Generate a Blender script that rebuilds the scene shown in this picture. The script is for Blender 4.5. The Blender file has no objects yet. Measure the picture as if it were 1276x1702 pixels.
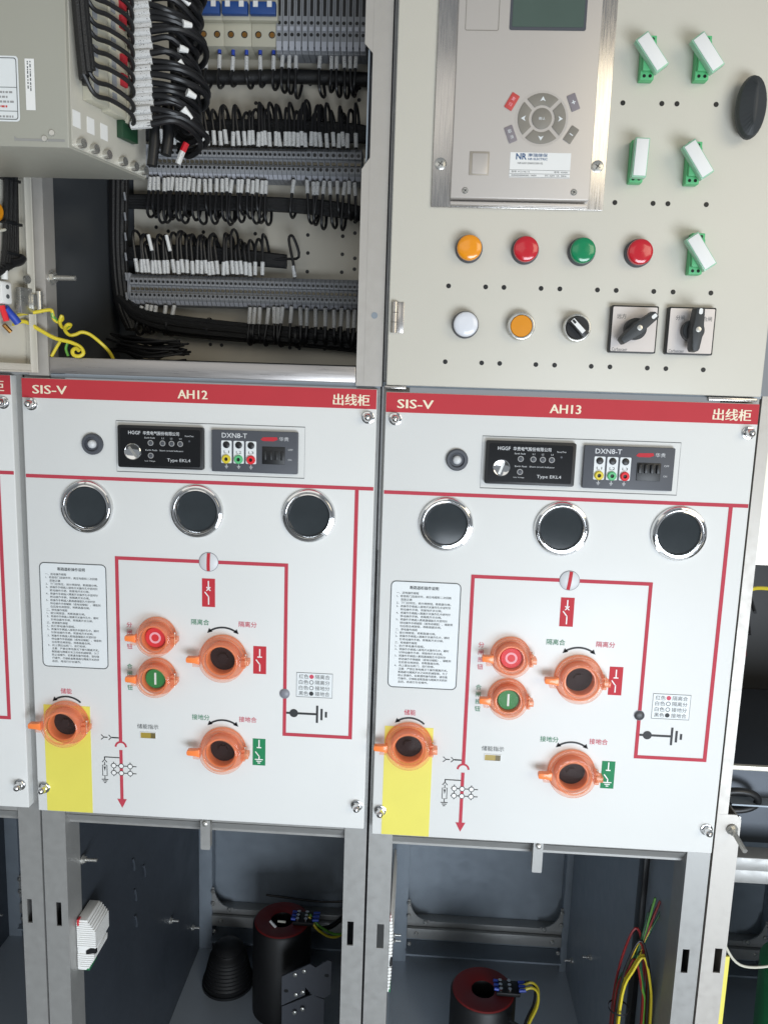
import bpy, bmesh, math, random
from mathutils import Matrix, Vector
random.seed(7)
PI = math.pi
SC = bpy.context.scene
COL = SC.collection

# ------------------------------------------------------------------ coordinates
# The row of cabinets is measured in millimetres: u to the right, v downwards from
# the top of the left lower panel, d into the cabinet.  Z0 is the height of v = 0.
Z0 = 1450.0
def W(u, v, d): return Vector((u / 1000, d / 1000, (Z0 - v) / 1000))

# ------------------------------------------------------------------ camera
cam = bpy.data.cameras.new('camera'); camo = bpy.data.objects.new('camera', cam); COL.objects.link(camo)
cam.sensor_fit = 'VERTICAL'; cam.sensor_height = 36; cam.lens = 36 * 1301.97 / 1702
cam.clip_start = 0.02; cam.clip_end = 60
rt = Vector((0.99820533, 0.05033326, 0.03244497))
dn = Vector((0.03998198, -0.15681322, -0.98681865))
fw = Vector((-0.044582, 0.98634486, -0.15854422))
m = Matrix.Identity(4)
for i in range(3):
    m[i][0] = rt[i]; m[i][1] = -dn[i]; m[i][2] = -fw[i]
m.translation = W(462.218, -3.559, -891.05)
camo.matrix_world = m
SC.camera = camo

# ------------------------------------------------------------------ world, lamps, exposure
wd = bpy.data.worlds.new('World'); SC.world = wd; wd.use_nodes = True
bg = wd.node_tree.nodes['Background']; bg.inputs[0].default_value = (0.86, 0.93, 1.0, 1); bg.inputs[1].default_value = 0.33
def area(name, loc, target, sx, sy, power, col):
    l = bpy.data.lights.new(name, 'AREA'); l.shape = 'RECTANGLE'; l.size = sx; l.size_y = sy; l.energy = power; l.color = col
    o = bpy.data.objects.new(name, l); COL.objects.link(o); o.location = loc
    o.rotation_euler = (Vector(target) - Vector(loc)).to_track_quat('-Z', 'Y').to_euler()
    return o
area('window_light', (2.5, -2.5, 2.25), (0.45, 0, 1.45), 1.7, 1.4, 25, (1.0, 0.88, 0.66))
area('doorway_light', (1.22, -1.95, 0.46), (0.38, 0, 0.60), 1.5, 0.8, 49, (0.83, 0.91, 1.0))
area('hall_light', (-0.6, -3.4, 2.4), (0.45, 0, 1.0), 2.6, 1.4, 9, (1.0, 0.95, 0.86))
SC.view_settings.view_transform = 'Standard'; SC.view_settings.look = 'None'
SC.view_settings.exposure = 0.0; SC.view_settings.gamma = 1.0; SC.view_settings.use_curve_mapping = False
SC.render.filter_size = 1.75
SC.cycles.max_bounces = 8; SC.cycles.transparent_max_bounces = 16

# ------------------------------------------------------------------ materials
MAT = {}
def lin(c): return tuple(((x / 255) / 12.92 if x / 255 <= .04045 else ((x / 255 + .055) / 1.055) ** 2.4) for x in c)
def mat(name, rgb, rough=0.5, metal=0.0, var=0.0, vscale=40, bump=0.0, bscale=300, stretch=None, srgb=True, spec=0.5, coat=0.0, rvar=0.0, wave=0.0):
    M = bpy.data.materials.new(name); M.use_nodes = True; nt = M.node_tree
    b = nt.nodes['Principled BSDF']; c = lin(rgb) if srgb else rgb
    b.inputs['Base Color'].default_value = (*c, 1); b.inputs['Roughness'].default_value = rough
    b.inputs['Metallic'].default_value = metal; b.inputs['Specular IOR Level'].default_value = spec
    b.inputs['Coat Weight'].default_value = coat
    tc = nt.nodes.new('ShaderNodeTexCoord'); src = tc.outputs['Object']
    if stretch:
        mp = nt.nodes.new('ShaderNodeMapping'); mp.inputs['Scale'].default_value = stretch
        nt.links.new(src, mp.inputs[0]); src = mp.outputs[0]
    if var or rvar:
        n = nt.nodes.new('ShaderNodeTexNoise'); n.inputs['Scale'].default_value = vscale; n.inputs['Detail'].default_value = 5
        nt.links.new(src, n.inputs['Vector'])
        if var:
            mx = nt.nodes.new('ShaderNodeMix'); mx.data_type = 'RGBA'
            mx.inputs[6].default_value = (*[x * (1 - var) for x in c], 1); mx.inputs[7].default_value = (*[min(1, x * (1 + var)) for x in c], 1)
            nt.links.new(n.outputs['Fac'], mx.inputs[0]); nt.links.new(mx.outputs[2], b.inputs['Base Color'])
        if rvar:
            mr = nt.nodes.new('ShaderNodeMapRange'); mr.inputs[1].default_value = .3; mr.inputs[2].default_value = .7
            mr.inputs[3].default_value = max(0.02, rough - rvar); mr.inputs[4].default_value = min(1, rough + rvar)
            nt.links.new(n.outputs['Fac'], mr.inputs[0]); nt.links.new(mr.outputs[0], b.inputs['Roughness'])
    if bump:
        n2 = nt.nodes.new('ShaderNodeTexNoise'); n2.inputs['Scale'].default_value = bscale; n2.inputs['Detail'].default_value = 3
        bp = nt.nodes.new('ShaderNodeBump'); bp.inputs['Strength'].default_value = bump; bp.inputs['Distance'].default_value = 0.001
        nt.links.new(src, n2.inputs['Vector']); nt.links.new(n2.outputs['Fac'], bp.inputs['Height']); nt.links.new(bp.outputs[0], b.inputs['Normal'])
    if wave:
        n3 = nt.nodes.new('ShaderNodeTexNoise'); n3.inputs['Scale'].default_value = 7; n3.inputs['Detail'].default_value = 2
        b3 = nt.nodes.new('ShaderNodeBump'); b3.inputs['Strength'].default_value = wave; b3.inputs['Distance'].default_value = 0.01
        nt.links.new(tc.outputs['Object'], n3.inputs['Vector']); nt.links.new(n3.outputs['Fac'], b3.inputs['Height'])
        if bump: nt.links.new(b3.outputs[0], bp.inputs['Normal'])
        else: nt.links.new(b3.outputs[0], b.inputs['Normal'])
    MAT[name] = M; return M
def clear(name, tint, body, fac, rough=0.12, glow=0.0):
    M = bpy.data.materials.new(name); M.use_nodes = True; nt = M.node_tree
    b = nt.nodes['Principled BSDF']; b.inputs['Base Color'].default_value = (*body, 1); b.inputs['Roughness'].default_value = rough
    b.inputs['Specular IOR Level'].default_value = 0.6
    t = nt.nodes.new('ShaderNodeBsdfTransparent'); t.inputs[0].default_value = (*tint, 1)
    mx = nt.nodes.new('ShaderNodeMixShader'); mx.inputs[0].default_value = fac
    out = nt.nodes['Material Output']; solid = b.outputs[0]
    if glow:   # light passing through the moulded plastic
        tl = nt.nodes.new('ShaderNodeBsdfTranslucent'); tl.inputs[0].default_value = (*[min(1, x * 1.1) for x in body], 1)
        m2 = nt.nodes.new('ShaderNodeMixShader'); m2.inputs[0].default_value = glow
        nt.links.new(b.outputs[0], m2.inputs[1]); nt.links.new(tl.outputs[0], m2.inputs[2]); solid = m2.outputs[0]
    nt.links.new(t.outputs[0], mx.inputs[1]); nt.links.new(solid, mx.inputs[2]); nt.links.new(mx.outputs[0], out.inputs[0])
    MAT[name] = M; return M
mat('panel', (217, 218, 216), .42, spec=.35, var=.035, vscale=5, bump=.10, bscale=700, rvar=.10, wave=.10)
mat('door', (204, 200, 188), .40, var=.025, vscale=5, bump=.10, bscale=700, rvar=.10, wave=.10)
mat('red', (186, 56, 64), .6, spec=.25, var=.05, vscale=30)
mat('mimic', (184, 66, 80), .65, spec=.2, var=.04, vscale=30)
mat('yellow', (222, 212, 92), .5, var=.04, vscale=30)
mat('ink', (38, 40, 42), .6); mat('ink_grey', (84, 88, 90), .6); mat('ink_red', (198, 70, 92), .6); mat('ink_green', (52, 128, 94), .6)
mat('cream_ink', (238, 226, 200), .55); mat('white', (232, 232, 230), .5); mat('card', (221, 225, 226), .5)
mat('label_red', (186, 50, 60), .6, spec=.25); mat('label_green', (36, 128, 84), .6, spec=.25)
mat('galv', (154, 154, 152), .42, .35, var=.05, vscale=90, bump=.05, bscale=500, rvar=.08)
mat('steel_h', (170, 166, 164), .34, .7, var=.06, vscale=60, stretch=(.5, 12, 12), rvar=.08)
mat('galv_post_lit', (180, 176, 170), .42, .3, var=.05, vscale=90, bump=.05, bscale=500, rvar=.08)  # lighter copy of galv, stronger light on these posts put into its colour
mat('galv_floor_lit', (176, 183, 190), .4, .2, var=.05, vscale=10, rvar=.08)  # floor sheet lightened in colour to make up for weak grazing light
mat('galv_glare', (226, 221, 208), .35, .3, var=.05, vscale=40, rvar=.08)  # pale copy of galv, window glare on the plate put into its colour
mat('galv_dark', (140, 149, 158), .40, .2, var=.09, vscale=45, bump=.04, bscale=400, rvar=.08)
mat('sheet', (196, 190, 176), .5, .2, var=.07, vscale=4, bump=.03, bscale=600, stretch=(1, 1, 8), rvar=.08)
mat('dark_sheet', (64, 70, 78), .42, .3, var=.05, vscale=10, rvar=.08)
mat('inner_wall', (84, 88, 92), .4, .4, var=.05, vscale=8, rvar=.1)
mat('steel', (196, 192, 188), .26, .95, var=.08, vscale=60, stretch=(12, 12, .6), rvar=.08)
mat('relay_face', (196, 190, 184), .42, .35, var=.02, vscale=5)
mat('chrome', (222, 222, 222), .07, 1.0); mat('zinc', (196, 195, 190), .3, .8, rvar=.08, vscale=200)
mat('brass', (150, 110, 60), .35, .9)
mat('black', (22, 23, 25), .42); mat('black_gloss', (14, 15, 17), .18); mat('knob', (52, 55, 57), .5)
mat('wire', (27, 27, 29), .40, var=.2, vscale=200); mat('trunk', (24, 24, 25), .5, bump=.6, bscale=700, stretch=(1, 1, 1))
mat('device', (74, 77, 84), .5); mat('glass_reflect_tone', (50, 55, 58), .08, spec=.28, var=.3, vscale=28)  # viewing pane: dark interior and soft reflections put into the colour
mat('terminal', (148, 150, 154), .5, var=.05, vscale=80); mat('terminal_marker', (186, 188, 196), .5); mat('bridge', (104, 98, 84), .4, .4)
mat('cream', (188, 184, 166), .5); mat('blue', (34, 74, 140), .45); mat('navy', (40, 70, 170), .45)
mat('green', (92, 186, 124), .45); mat('green_dark', (30, 120, 70), .45); mat('plug_green', (30, 66, 44), .5)
mat('lens_amber', (238, 150, 20), .2, coat=.5); mat('lens_red', (196, 30, 44), .2, coat=.5); mat('lens_green', (10, 132, 84), .2, coat=.5)
mat('lens_white', (222, 224, 230), .25, coat=.4); mat('button_amber', (220, 142, 24), .35)
mat('button_red', (222, 48, 56), .5, spec=.3); mat('button_green', (40, 130, 66), .5, spec=.3); mat('pink', (246, 178, 190), .6, spec=.3)
mat('key', (134, 129, 120), .5); mat('key_purple', (136, 129, 134), .5); mat('key_red', (196, 78, 74), .5)
mat('bore', (40, 33, 35), .9, spec=.05)
mat('lcd', (78, 94, 86), .12, spec=.7, var=.15, vscale=20)
mat('yg', (216, 196, 52), .42); mat('yg_green', (96, 158, 60), .42); mat('wire_red', (140, 34, 36), .42); mat('wire_green', (40, 92, 60), .42); mat('wire_white', (206, 204, 190), .45)
mat('ct_red', (112, 22, 22), .5, var=.1, vscale=40); mat('ct_black', (14, 14, 15), .5)
mat('orange', (255, 138, 72), .3, coat=.3); mat('gold', (160, 138, 56), .4); mat('olive', (104, 92, 52), .45)
mat('drum', (206, 208, 210), .4); mat('drum_grey', (130, 132, 140), .4); mat('drum_dark', (70, 72, 74), .4)
mat('box_grey', (160, 159, 148), .45, .1, var=.02, vscale=6)
mat('rear_paint', (206, 203, 192), .42, .2)
mat('concrete', (120, 120, 118), .7, var=.15, vscale=4)
clear('orange_clear', (1.0, .90, .86), (1.0, .55, .40), .17, .03)
clear('orange_flange', (1.0, .80, .70), (1.0, .42, .27), .26, .08, .2)
clear('orange_base', (1.0, .84, .70), (1.0, .37, .20), .5, .06, .2)
clear('orange_collar', (1.0, .72, .48), (1.0, .31, .12), .8, .14, .12)
clear('clear_link', (.9, 1, .95), (.85, .9, .88), .35)
clear('pane_clear', (.95, .93, .92), (.45, .30, .26), .05, .10)
mat('pane_white', (225, 232, 226), .5)
mat('ink_grey2', (150, 150, 150), .4)
mat('relay_plate', (214, 207, 203), .36, .25, var=.05, vscale=10)
clear('green_clear', (.8, 1, .88), (.42, .74, .54), .7, .2)
mat('blue_ink', (60, 92, 132), .5)
mat('relay_face2', (168, 160, 148), .45, .3)
# printed sleeve: white tube with small dark printed marks
M = mat('sleeve', (206, 206, 204), .5); nt = M.node_tree; b = nt.nodes['Principled BSDF']
n = nt.nodes.new('ShaderNodeTexNoise'); n.inputs['Scale'].default_value = 900; tcn = nt.nodes.new('ShaderNodeTexCoord'); nt.links.new(tcn.outputs['Object'], n.inputs['Vector'])
cr = nt.nodes.new('ShaderNodeValToRGB'); cr.color_ramp.elements[0].position = .32; cr.color_ramp.elements[0].color = (.10, .10, .10, 1); cr.color_ramp.elements[1].position = .39; cr.color_ramp.elements[1].color = (.62, .62, .61, 1)
nt.links.new(n.outputs['Fac'], cr.inputs[0]); nt.links.new(cr.outputs[0], b.inputs['Base Color'])

# ------------------------------------------------------------------ mesh builder (mm, local u v d)
class MB:
    def __init__(s): s.v = []; s.f = []; s.m = []; s.mi = 0
    def add(s, vs, fs):
        k = len(s.v); s.v += vs; s.f += [[i + k for i in f] for f in fs]; s.m += [s.mi] * len(fs); return s
    def box(s, u0, u1, v0, v1, d0, d1):
        return s.add([(u, v, d) for d in (d0, d1) for v in (v0, v1) for u in (u0, u1)],
            [[0, 1, 3, 2], [4, 6, 7, 5], [0, 2, 6, 4], [1, 5, 7, 3], [0, 4, 5, 1], [2, 3, 7, 6]])
    def prism(s, poly, d0, d1, top=None):
        n = len(poly); t = top or poly
        return s.add([(u, v, d1) for u, v in poly] + [(u, v, d0) for u, v in t],
            [list(range(n))[::-1], list(range(n, 2 * n))] + [[i, (i + 1) % n, n + (i + 1) % n, n + i] for i in range(n)])
    def flat(s, poly, d): return s.add([(u, v, d) for u, v in poly], [list(range(len(poly)))])
    def rect(s, u0, u1, v0, v1, d): return s.flat([(u0, v0), (u1, v0), (u1, v1), (u0, v1)], d)
    def lathe(s, prof, c=(0, 0, 0), seg=32, axis='d', cap0=False, cap1=False):
        vs = []
        for r, h in prof:
            for i in range(seg):
                a = 2 * PI * i / seg; x, y = r * math.cos(a), r * math.sin(a)
                p = {'d': (x, y, h), 'v': (x, h, y), 'u': (h, x, y)}[axis]
                vs.append((p[0] + c[0], p[1] + c[1], p[2] + c[2]))
        fs = []
        for j in range(len(prof) - 1):
            for i in range(seg):
                k = (i + 1) % seg; fs.append([j * seg + i, j * seg + k, (j + 1) * seg + k, (j + 1) * seg + i])
        if cap0: fs.append(list(range(seg)))
        if cap1: fs.append([(len(prof) - 1) * seg + i for i in range(seg)])
        return s.add(vs, fs)
    def disc(s, r, c=(0, 0, 0), seg=28): return s.lathe([(r, 0)], c, seg, cap0=True)
    def tube(s, pts, r, seg=8, sub=4, smooth=True, r1=None):
        P = [Vector(p) for p in pts]
        if smooth and len(P) > 2:
            Q = []
            for i in range(len(P) - 1):
                p0 = P[i - 1] if i else P[0] * 2 - P[1]; p1, p2 = P[i], P[i + 1]; p3 = P[i + 2] if i + 2 < len(P) else P[-1] * 2 - P[-2]
                for k in range(sub):
                    t = k / sub; Q.append(0.5 * ((2 * p1) + (-p0 + p2) * t + (2 * p0 - 5 * p1 + 4 * p2 - p3) * t * t + (-p0 + 3 * p1 - 3 * p2 + p3) * t ** 3))
            Q.append(P[-1]); P = Q
        vs = []; up = None
        for i, p in enumerate(P):
            t = (P[min(i + 1, len(P) - 1)] - P[max(i - 1, 0)])
            t = t.normalized() if t.length > 1e-9 else Vector((1, 0, 0))
            if up is None: up = t.orthogonal().normalized()
            up = (up - t * up.dot(t)); up = up.normalized() if up.length > 1e-6 else t.orthogonal().normalized()
            w = t.cross(up); rr = r if r1 is None else r + (r1 - r) * i / (len(P) - 1)
            for k in range(seg):
                a = 2 * PI * k / seg; q = p + (up * math.cos(a) + w * math.sin(a)) * rr; vs.append((q.x, q.y, q.z))
        fs = [[j * seg + i, j * seg + (i + 1) % seg, (j + 1) * seg + (i + 1) % seg, (j + 1) * seg + i] for j in range(len(P) - 1) for i in range(seg)]
        fs += [list(range(seg))[::-1], [(len(P) - 1) * seg + i for i in range(seg)]]
        return s.add(vs, fs)
    def band(s, pts, w, d):   # flat ribbon along a polyline, in the plane of depth d
        n = len(pts); L = []; R = []
        for i in range(n):
            a = Vector(pts[max(i - 1, 0)]); b_ = Vector(pts[min(i + 1, n - 1)]); t = (b_ - a).normalized(); nn = Vector((-t.y, t.x)) * w / 2
            p = Vector(pts[i]); L.append((p + nn)[:]); R.append((p - nn)[:])
        return s.add([(x, y, d) for x, y in L + R], [[i, i + 1, n + i + 1, n + i] for i in range(n - 1)])
    def text(s, body, u, v, w, h, d, anchor='c', bold=0.0, heavy=0):
        vs, fs = glyphs(body, bold); xs = [p[0] for p in vs]; ys = [p[1] for p in vs]
        x0, x1, y0, y1 = min(xs), max(xs), min(ys), max(ys)
        sy = h / (y1 - y0); sx = w / (x1 - x0) if w else sy
        ox = {'c': u - (x0 + x1) / 2 * sx, 'l': u - x0 * sx}[anchor]
        for k, e in enumerate((0,) if not heavy else (-heavy, 0, heavy)): s.add([(ox + e + x * sx, v - (y - (y0 + y1) / 2) * sy, d - .02 * k) for x, y in vs], fs)
        return s
    def rot(s, ang, c=(0, 0), frm=0):   # rotate in the u v plane, clockwise as seen
        ca, sa = math.cos(ang), math.sin(ang)
        s.v[frm:] = [(c[0] + (u - c[0]) * ca - (v - c[1]) * sa, c[1] + (u - c[0]) * sa + (v - c[1]) * ca, d) for u, v, d in s.v[frm:]]
        return s
    def mesh(s, name, mats, bevel=0, smooth=True, seg=2):
        me = bpy.data.meshes.new(name)
        me.from_pydata([(u / 1000, d / 1000, -v / 1000) for u, v, d in s.v], [], s.f)
        for k in mats: me.materials.append(MAT[k])
        me.polygons.foreach_set('material_index', s.m)
        bm = bmesh.new(); bm.from_mesh(me); bmesh.ops.recalc_face_normals(bm, faces=bm.faces)
        if bevel:
            es = [e for e in bm.edges if len(e.link_faces) == 2 and e.calc_face_angle(0) > .5]
            bmesh.ops.bevel(bm, geom=es, offset=bevel / 1000, segments=seg, affect='EDGES', profile=.5, clamp_overlap=True)
        bm.to_mesh(me); bm.free()
        if smooth: me.shade_smooth(); me.set_sharp_from_angle(angle=math.radians(38))
        me.update(); return me
    def build(s, name, mats, parent=None, bevel=0, smooth=True, at=(0, 0, 0), seg=2):
        if isinstance(mats, str): mats = [mats]
        return link(name, s.mesh(name, mats, bevel, smooth, seg), parent, at)
GL = {}
def glyphs(body, bold):
    k = (body, bold)
    if k not in GL:
        c = bpy.data.curves.new('lettering_curve', 'FONT'); c.body = body; c.size = 1; c.resolution_u = 2; c.offset = bold
        o = bpy.data.objects.new('lettering_curve', c); COL.objects.link(o)
        dg = bpy.context.evaluated_depsgraph_get(); me = bpy.data.meshes.new_from_object(o.evaluated_get(dg))
        GL[k] = ([(p.co.x, p.co.y) for p in me.vertices], [list(f.vertices) for f in me.polygons])
        bpy.data.objects.remove(o); bpy.data.curves.remove(c); bpy.data.meshes.remove(me)
    return GL[k]
def link(name, me, parent=None, at=(0, 0, 0)):
    o = bpy.data.objects.new(name, me); COL.objects.link(o)
    if parent: o.parent = parent; o.location = (at[0] / 1000, at[2] / 1000, -at[1] / 1000)
    else: o.location = W(*at)
    return o
def tag(o, label, cat, group=None):
    o['label'] = label; o['category'] = cat
    if group: o['group'] = group
    return o
def thing(name, label, cat, at, group=None):
    o = bpy.data.objects.new(name, None); COL.objects.link(o); o.location = W(*at); o.empty_display_size = .02
    return tag(o, label, cat, group)
def copy_tree(o, at, label, group=None):
    c = o.copy(); COL.objects.link(c); c.location = W(*at); c['label'] = label
    if group: c['group'] = group
    for ch in [x for x in COL.objects if x.parent == o]:
        k = ch.copy(); COL.objects.link(k); k.parent = c
        for g in [x for x in COL.objects if x.parent == ch]:
            q = g.copy(); COL.objects.link(q); q.parent = k
    return c
def rrect(u0, u1, v0, v1, r, n=4):
    pts = []
    for cx, cy, a0 in ((u1 - r, v0 + r, -PI / 2), (u1 - r, v1 - r, 0), (u0 + r, v1 - r, PI / 2), (u0 + r, v0 + r, PI)):
        for i in range(n + 1):
            a = a0 + PI / 2 * i / n; pts.append((cx + r * math.cos(a), cy + r * math.sin(a)))
    return pts
def outline(mb, poly, w, d):
    n = len(poly); cx = sum(p[0] for p in poly) / n; cy = sum(p[1] for p in poly) / n; A = []; B = []
    for i in range(n):
        a = Vector(poly[i - 1]); b_ = Vector(poly[(i + 1) % n]); t = (b_ - a).normalized(); nn = Vector((t.y, -t.x)) * w / 2; p = Vector(poly[i])
        A.append((p + nn)[:]); B.append((p - nn)[:])
    return mb.add([(x, y, d) for x, y in A + B], [[i, (i + 1) % n, n + (i + 1) % n, n + i] for i in range(n)])
# ------------------------------------------------------------------ ground
g = MB().box(-6000, 6000, Z0, Z0 + 100, -6000, 6000).build('floor', 'concrete'); g.location = W(0, 0, 0); g['kind'] = 'structure'

# ------------------------------------------------------------------ cabinets (frames, walls, rails)
VB = 1330.0   # foot of the frames
def post(parent, u0, u1, slot, d0=12, v0=-6, deep=40, m_='galv'):
    mb = MB()
    if slot:
        s0, s1, t0, t1 = slot
        mb.box(u0, u1, v0, t0, d0, d0 + 2).box(u0, u1, t1, VB, d0, d0 + 2).box(u0, s0, t0, t1, d0, d0 + 2).box(s1, u1, t0, t1, d0, d0 + 2)
    else: mb.box(u0, u1, v0, VB, d0, d0 + 2)
    mb.box(u0, u0 + 2, v0, VB, d0 + 2, d0 + deep).box(u1 - 2, u1, v0, VB, d0 + 2, d0 + deep)
    return mb.build('post', m_, parent)
def bolt_mb(c, axis='u', L=16, r=4.2, sgn=1):
    mb = MB()
    mb.lathe([(r * 1.5, 0), (r * 1.5, sgn * 1.2)], c, 14, axis, True, True)
    mb.lathe([(r * 1.15, sgn * 1.2), (r * 1.15, sgn * 5)], c, 6, axis, True, True)
    mb.lathe([(r * .55, sgn * 5), (r * .55, sgn * L)], c, 10, axis, True, True)
    return mb
def lower_bay(cab, uL, uR, left=None, back=640, fl=1207):
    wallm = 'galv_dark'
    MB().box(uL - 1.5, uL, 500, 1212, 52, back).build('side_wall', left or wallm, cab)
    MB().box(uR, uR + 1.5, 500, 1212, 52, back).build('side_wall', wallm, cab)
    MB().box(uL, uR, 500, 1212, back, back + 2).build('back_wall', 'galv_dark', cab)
    MB().box(uL, uR, fl, fl + 2, 16, back).build('floor_plate', 'galv_floor_lit', cab)
    MB().box(uL, uR, 498, 500, 40, back).build('unseen_partition', 'galv_dark', cab)  # unseen sheet over the bay, added to keep the inside dark
    # inner corner posts and rails at the back
    for a, b_ in ((uL, uL + 28), (uR - 14, uR)):
        MB().box(a, b_, 500, fl, back - 30, back - 1).build('back_post', 'galv_dark', cab, .8)
    a, b_ = uL + 28, uR - 14
    MB().box(a, b_, 1112, 1124, back - 26, back - 1).box(a, b_, 1125, 1148, back - 34, back - 20).build('back_rail', 'galv', cab, .8)
    MB().box(a, b_, 1176, 1180, back - 46, back - 2).build('lower_ledge', 'galv_dark', cab)
    for c, sg in ((a, 1), (b_, -1)):
        pts = [(c, 1060), (c + sg * 5, 1060)] + [(c + sg * (40 - 35 * math.cos(t)), 1060 + 45 * math.sin(t)) for t in [PI / 2 * i / 8 for i in range(9)]] + [(c + sg * 46, 1105), (c + sg * 46, 1112), (c, 1112)]
        gs = MB().prism(pts if sg > 0 else pts[::-1], back - 32, back - 29).build('corner_gusset', 'galv', cab)
        for k, (q, t) in enumerate(((3, 1068), (3, 1096), (38, 1108), (20, 1135), (6, 1160))):
            MB().lathe([(4.5, 0), (4.5, -2), (3, -3.5)], (c + sg * q, t, back - 34), 8, cap1=True).build('bolt', 'zinc', gs)
    for vv, dd in ((1000, 420), (1150, 300), (1120, 560)):
        bolt_mb((uL, vv, dd)).build('wall_bolt', 'zinc', cab)
        bolt_mb((uR, vv + 20, dd), sgn=-1).build('wall_bolt', 'zinc', cab)
def front_beam(cab, u0, u1, dv=0):
    mb = MB().box(u0, u1, 530 + dv, 548 + dv, 14, 40)
    mb.build('front_beam', 'galv', cab, 1)
    MB().add([(u, v, d) for u in (u0, u1) for v, d in ((549 + dv, 15), (563 + dv, 26), (566 + dv, 26), (566 + dv, 60), (549 + dv, 60))],
             [[0, 1, 2, 3, 4], [9, 8, 7, 6, 5]] + [[i, 5 + i, 5 + (i + 1) % 5, (i + 1) % 5] for i in range(5)]).build('beam_lip', 'galv', cab)
def tab(cab, u, dv=0):
    mb = MB().prism(rrect(u - 6, u + 6, 540 + dv, 580 + dv, 1.5), 4, 6).box(u - 6, u - 4.6, 546 + dv, 578 + dv, 6, 14).box(u + 4.6, u + 6, 546 + dv, 578 + dv, 6, 14)
    t = mb.build('locking_tab', 'galv', cab)
    MB().lathe([(3.2, 0), (3.2, -2.5), (1.6, -3.4)], (u, 544 + dv, 4), 10, cap1=True).build('screw', 'zinc', t)

c12 = thing('switchgear_cabinet', 'grey steel cabinet AH12 with open wired upper compartment and open lower bay', 'cabinet', (206, VB, 12))
def rel(o): # children are written in row coordinates, shift them to their thing
    for ch in [x for x in COL.objects if x.parent == o]:
        ch.location = Vector(ch.location) - (Vector(o.location) - W(0, 0, 0))
post(c12, -2, 28, (12, 19, 672, 706)); post(c12, 385.5, 413, (392, 400, 673, 707))
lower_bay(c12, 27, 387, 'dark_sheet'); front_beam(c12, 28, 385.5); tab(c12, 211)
bolt_mb((28, 640, 58), L=20).build('wall_bolt', 'zinc', c12)
for vv, dd in ((767, 240), (809, 287), (824, 245), (871, 245)):   # punched louvre marks in the left wall
    MB().tube([(28.2, vv - 12, dd - 3), (29.2, vv, dd), (28.2, vv + 12, dd + 3)], 1.8, 6).build('louvre', 'dark_sheet', c12)
# upper compartment
MB().box(8, 31, -560, -3, 4, 6).box(29, 31, -560, -3, 6, 30).build('post', 'galv_post_lit', c12)
MB().prism([(394, -560), (414.5, -560), (414.5, -3), (394, -3)], 4, 6).prism([(385.3, -560), (393.9, -560), (393.9, -352), (385.3, -341 - 20)], 4, 6).prism([(393.9, -247), (393.9, -3), (385.3, -3), (385.3, -235)], 4, 6).box(412.5, 414.5, -560, -3, 6, 40).build('post', 'galv_post_lit', c12)
MB().lathe([(3.6, 0), (3.6, -.4)], (404, -81, 4), 14, cap1=True).build('plug', 'galv_dark', c12)
MB().box(31.2, 385, -24.5, -6, 5, 40).build('lower_frame_bar', 'steel_h', c12, 1.6)
MB().box(31.2, 413, -5.4, -1, 8, 30).build('frame_seal', 'galv_dark', c12)
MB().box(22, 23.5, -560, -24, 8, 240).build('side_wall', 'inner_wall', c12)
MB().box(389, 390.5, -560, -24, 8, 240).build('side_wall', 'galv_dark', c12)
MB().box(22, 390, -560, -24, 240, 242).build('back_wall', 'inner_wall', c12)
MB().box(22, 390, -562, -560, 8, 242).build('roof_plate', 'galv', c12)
MB().box(22, 390, -24, -22, 42, 242).build('unseen_partition', 'inner_wall', c12)
bolt_mb((31.2, -114, 18), L=28, r=5.5).build('wall_bolt', 'zinc', c12)
mp = MB().box(50, 382, -556, -31, 233, 235).build('mounting_plate', 'sheet', c12)
hm = MB().disc(2.6, seg=12).mesh('mounting_hole', ['black'])
for u, v in ((147, -401), (220, -401), (293.5, -401), (359.5, -397), (359.8, -382), (147, -378), (220, -376), (81, -226), (81, -212), (98, -231), (98, -207), (147.5, -207), (220.3, -206.5),
             (293.6, -206.5), (342, -206), (294, -182.5), (342, -182), (358.5, -225.5), (358.7, -210.5), (359.5, -177), (359.3, -162.5), (293.6, -157.5), (341.7, -158), (157, -54), (173, -53.5), (270.5, -53), (284, -52.5), (320, -53)):
    link('mounting_hole', hm, mp, (u, v, 232.8))
rel(c12)

c13 = thing('switchgear_cabinet', 'grey steel cabinet AH13 below the closed door with the keypad relay', 'cabinet', (626, VB, 12))
post(c13, 416, 445.5, (430, 439, 674, 708)); post(c13, 808, 836, (814.5, 823, 682, 715))
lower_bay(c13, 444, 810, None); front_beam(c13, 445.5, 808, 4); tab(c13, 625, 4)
MB().box(416, 836, -560, -558, 14, 300).box(416, 418, -557, -8, 14, 300).box(834, 836, -557, -8, 14, 300).build('upper_shell', 'galv', c13)
MB().box(416, 836, -8, -3, 8, 40).build('upper_sill', 'galv_dark', c13)
MB().box(776, 829, -3.5, .5, 0, 7).build('sill_clip', 'steel', c13, .8)
MB().box(418, 442, -4.5, -1, 0, 7).build('sill_clip', 'steel', c13, .8)
rel(c13)

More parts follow.
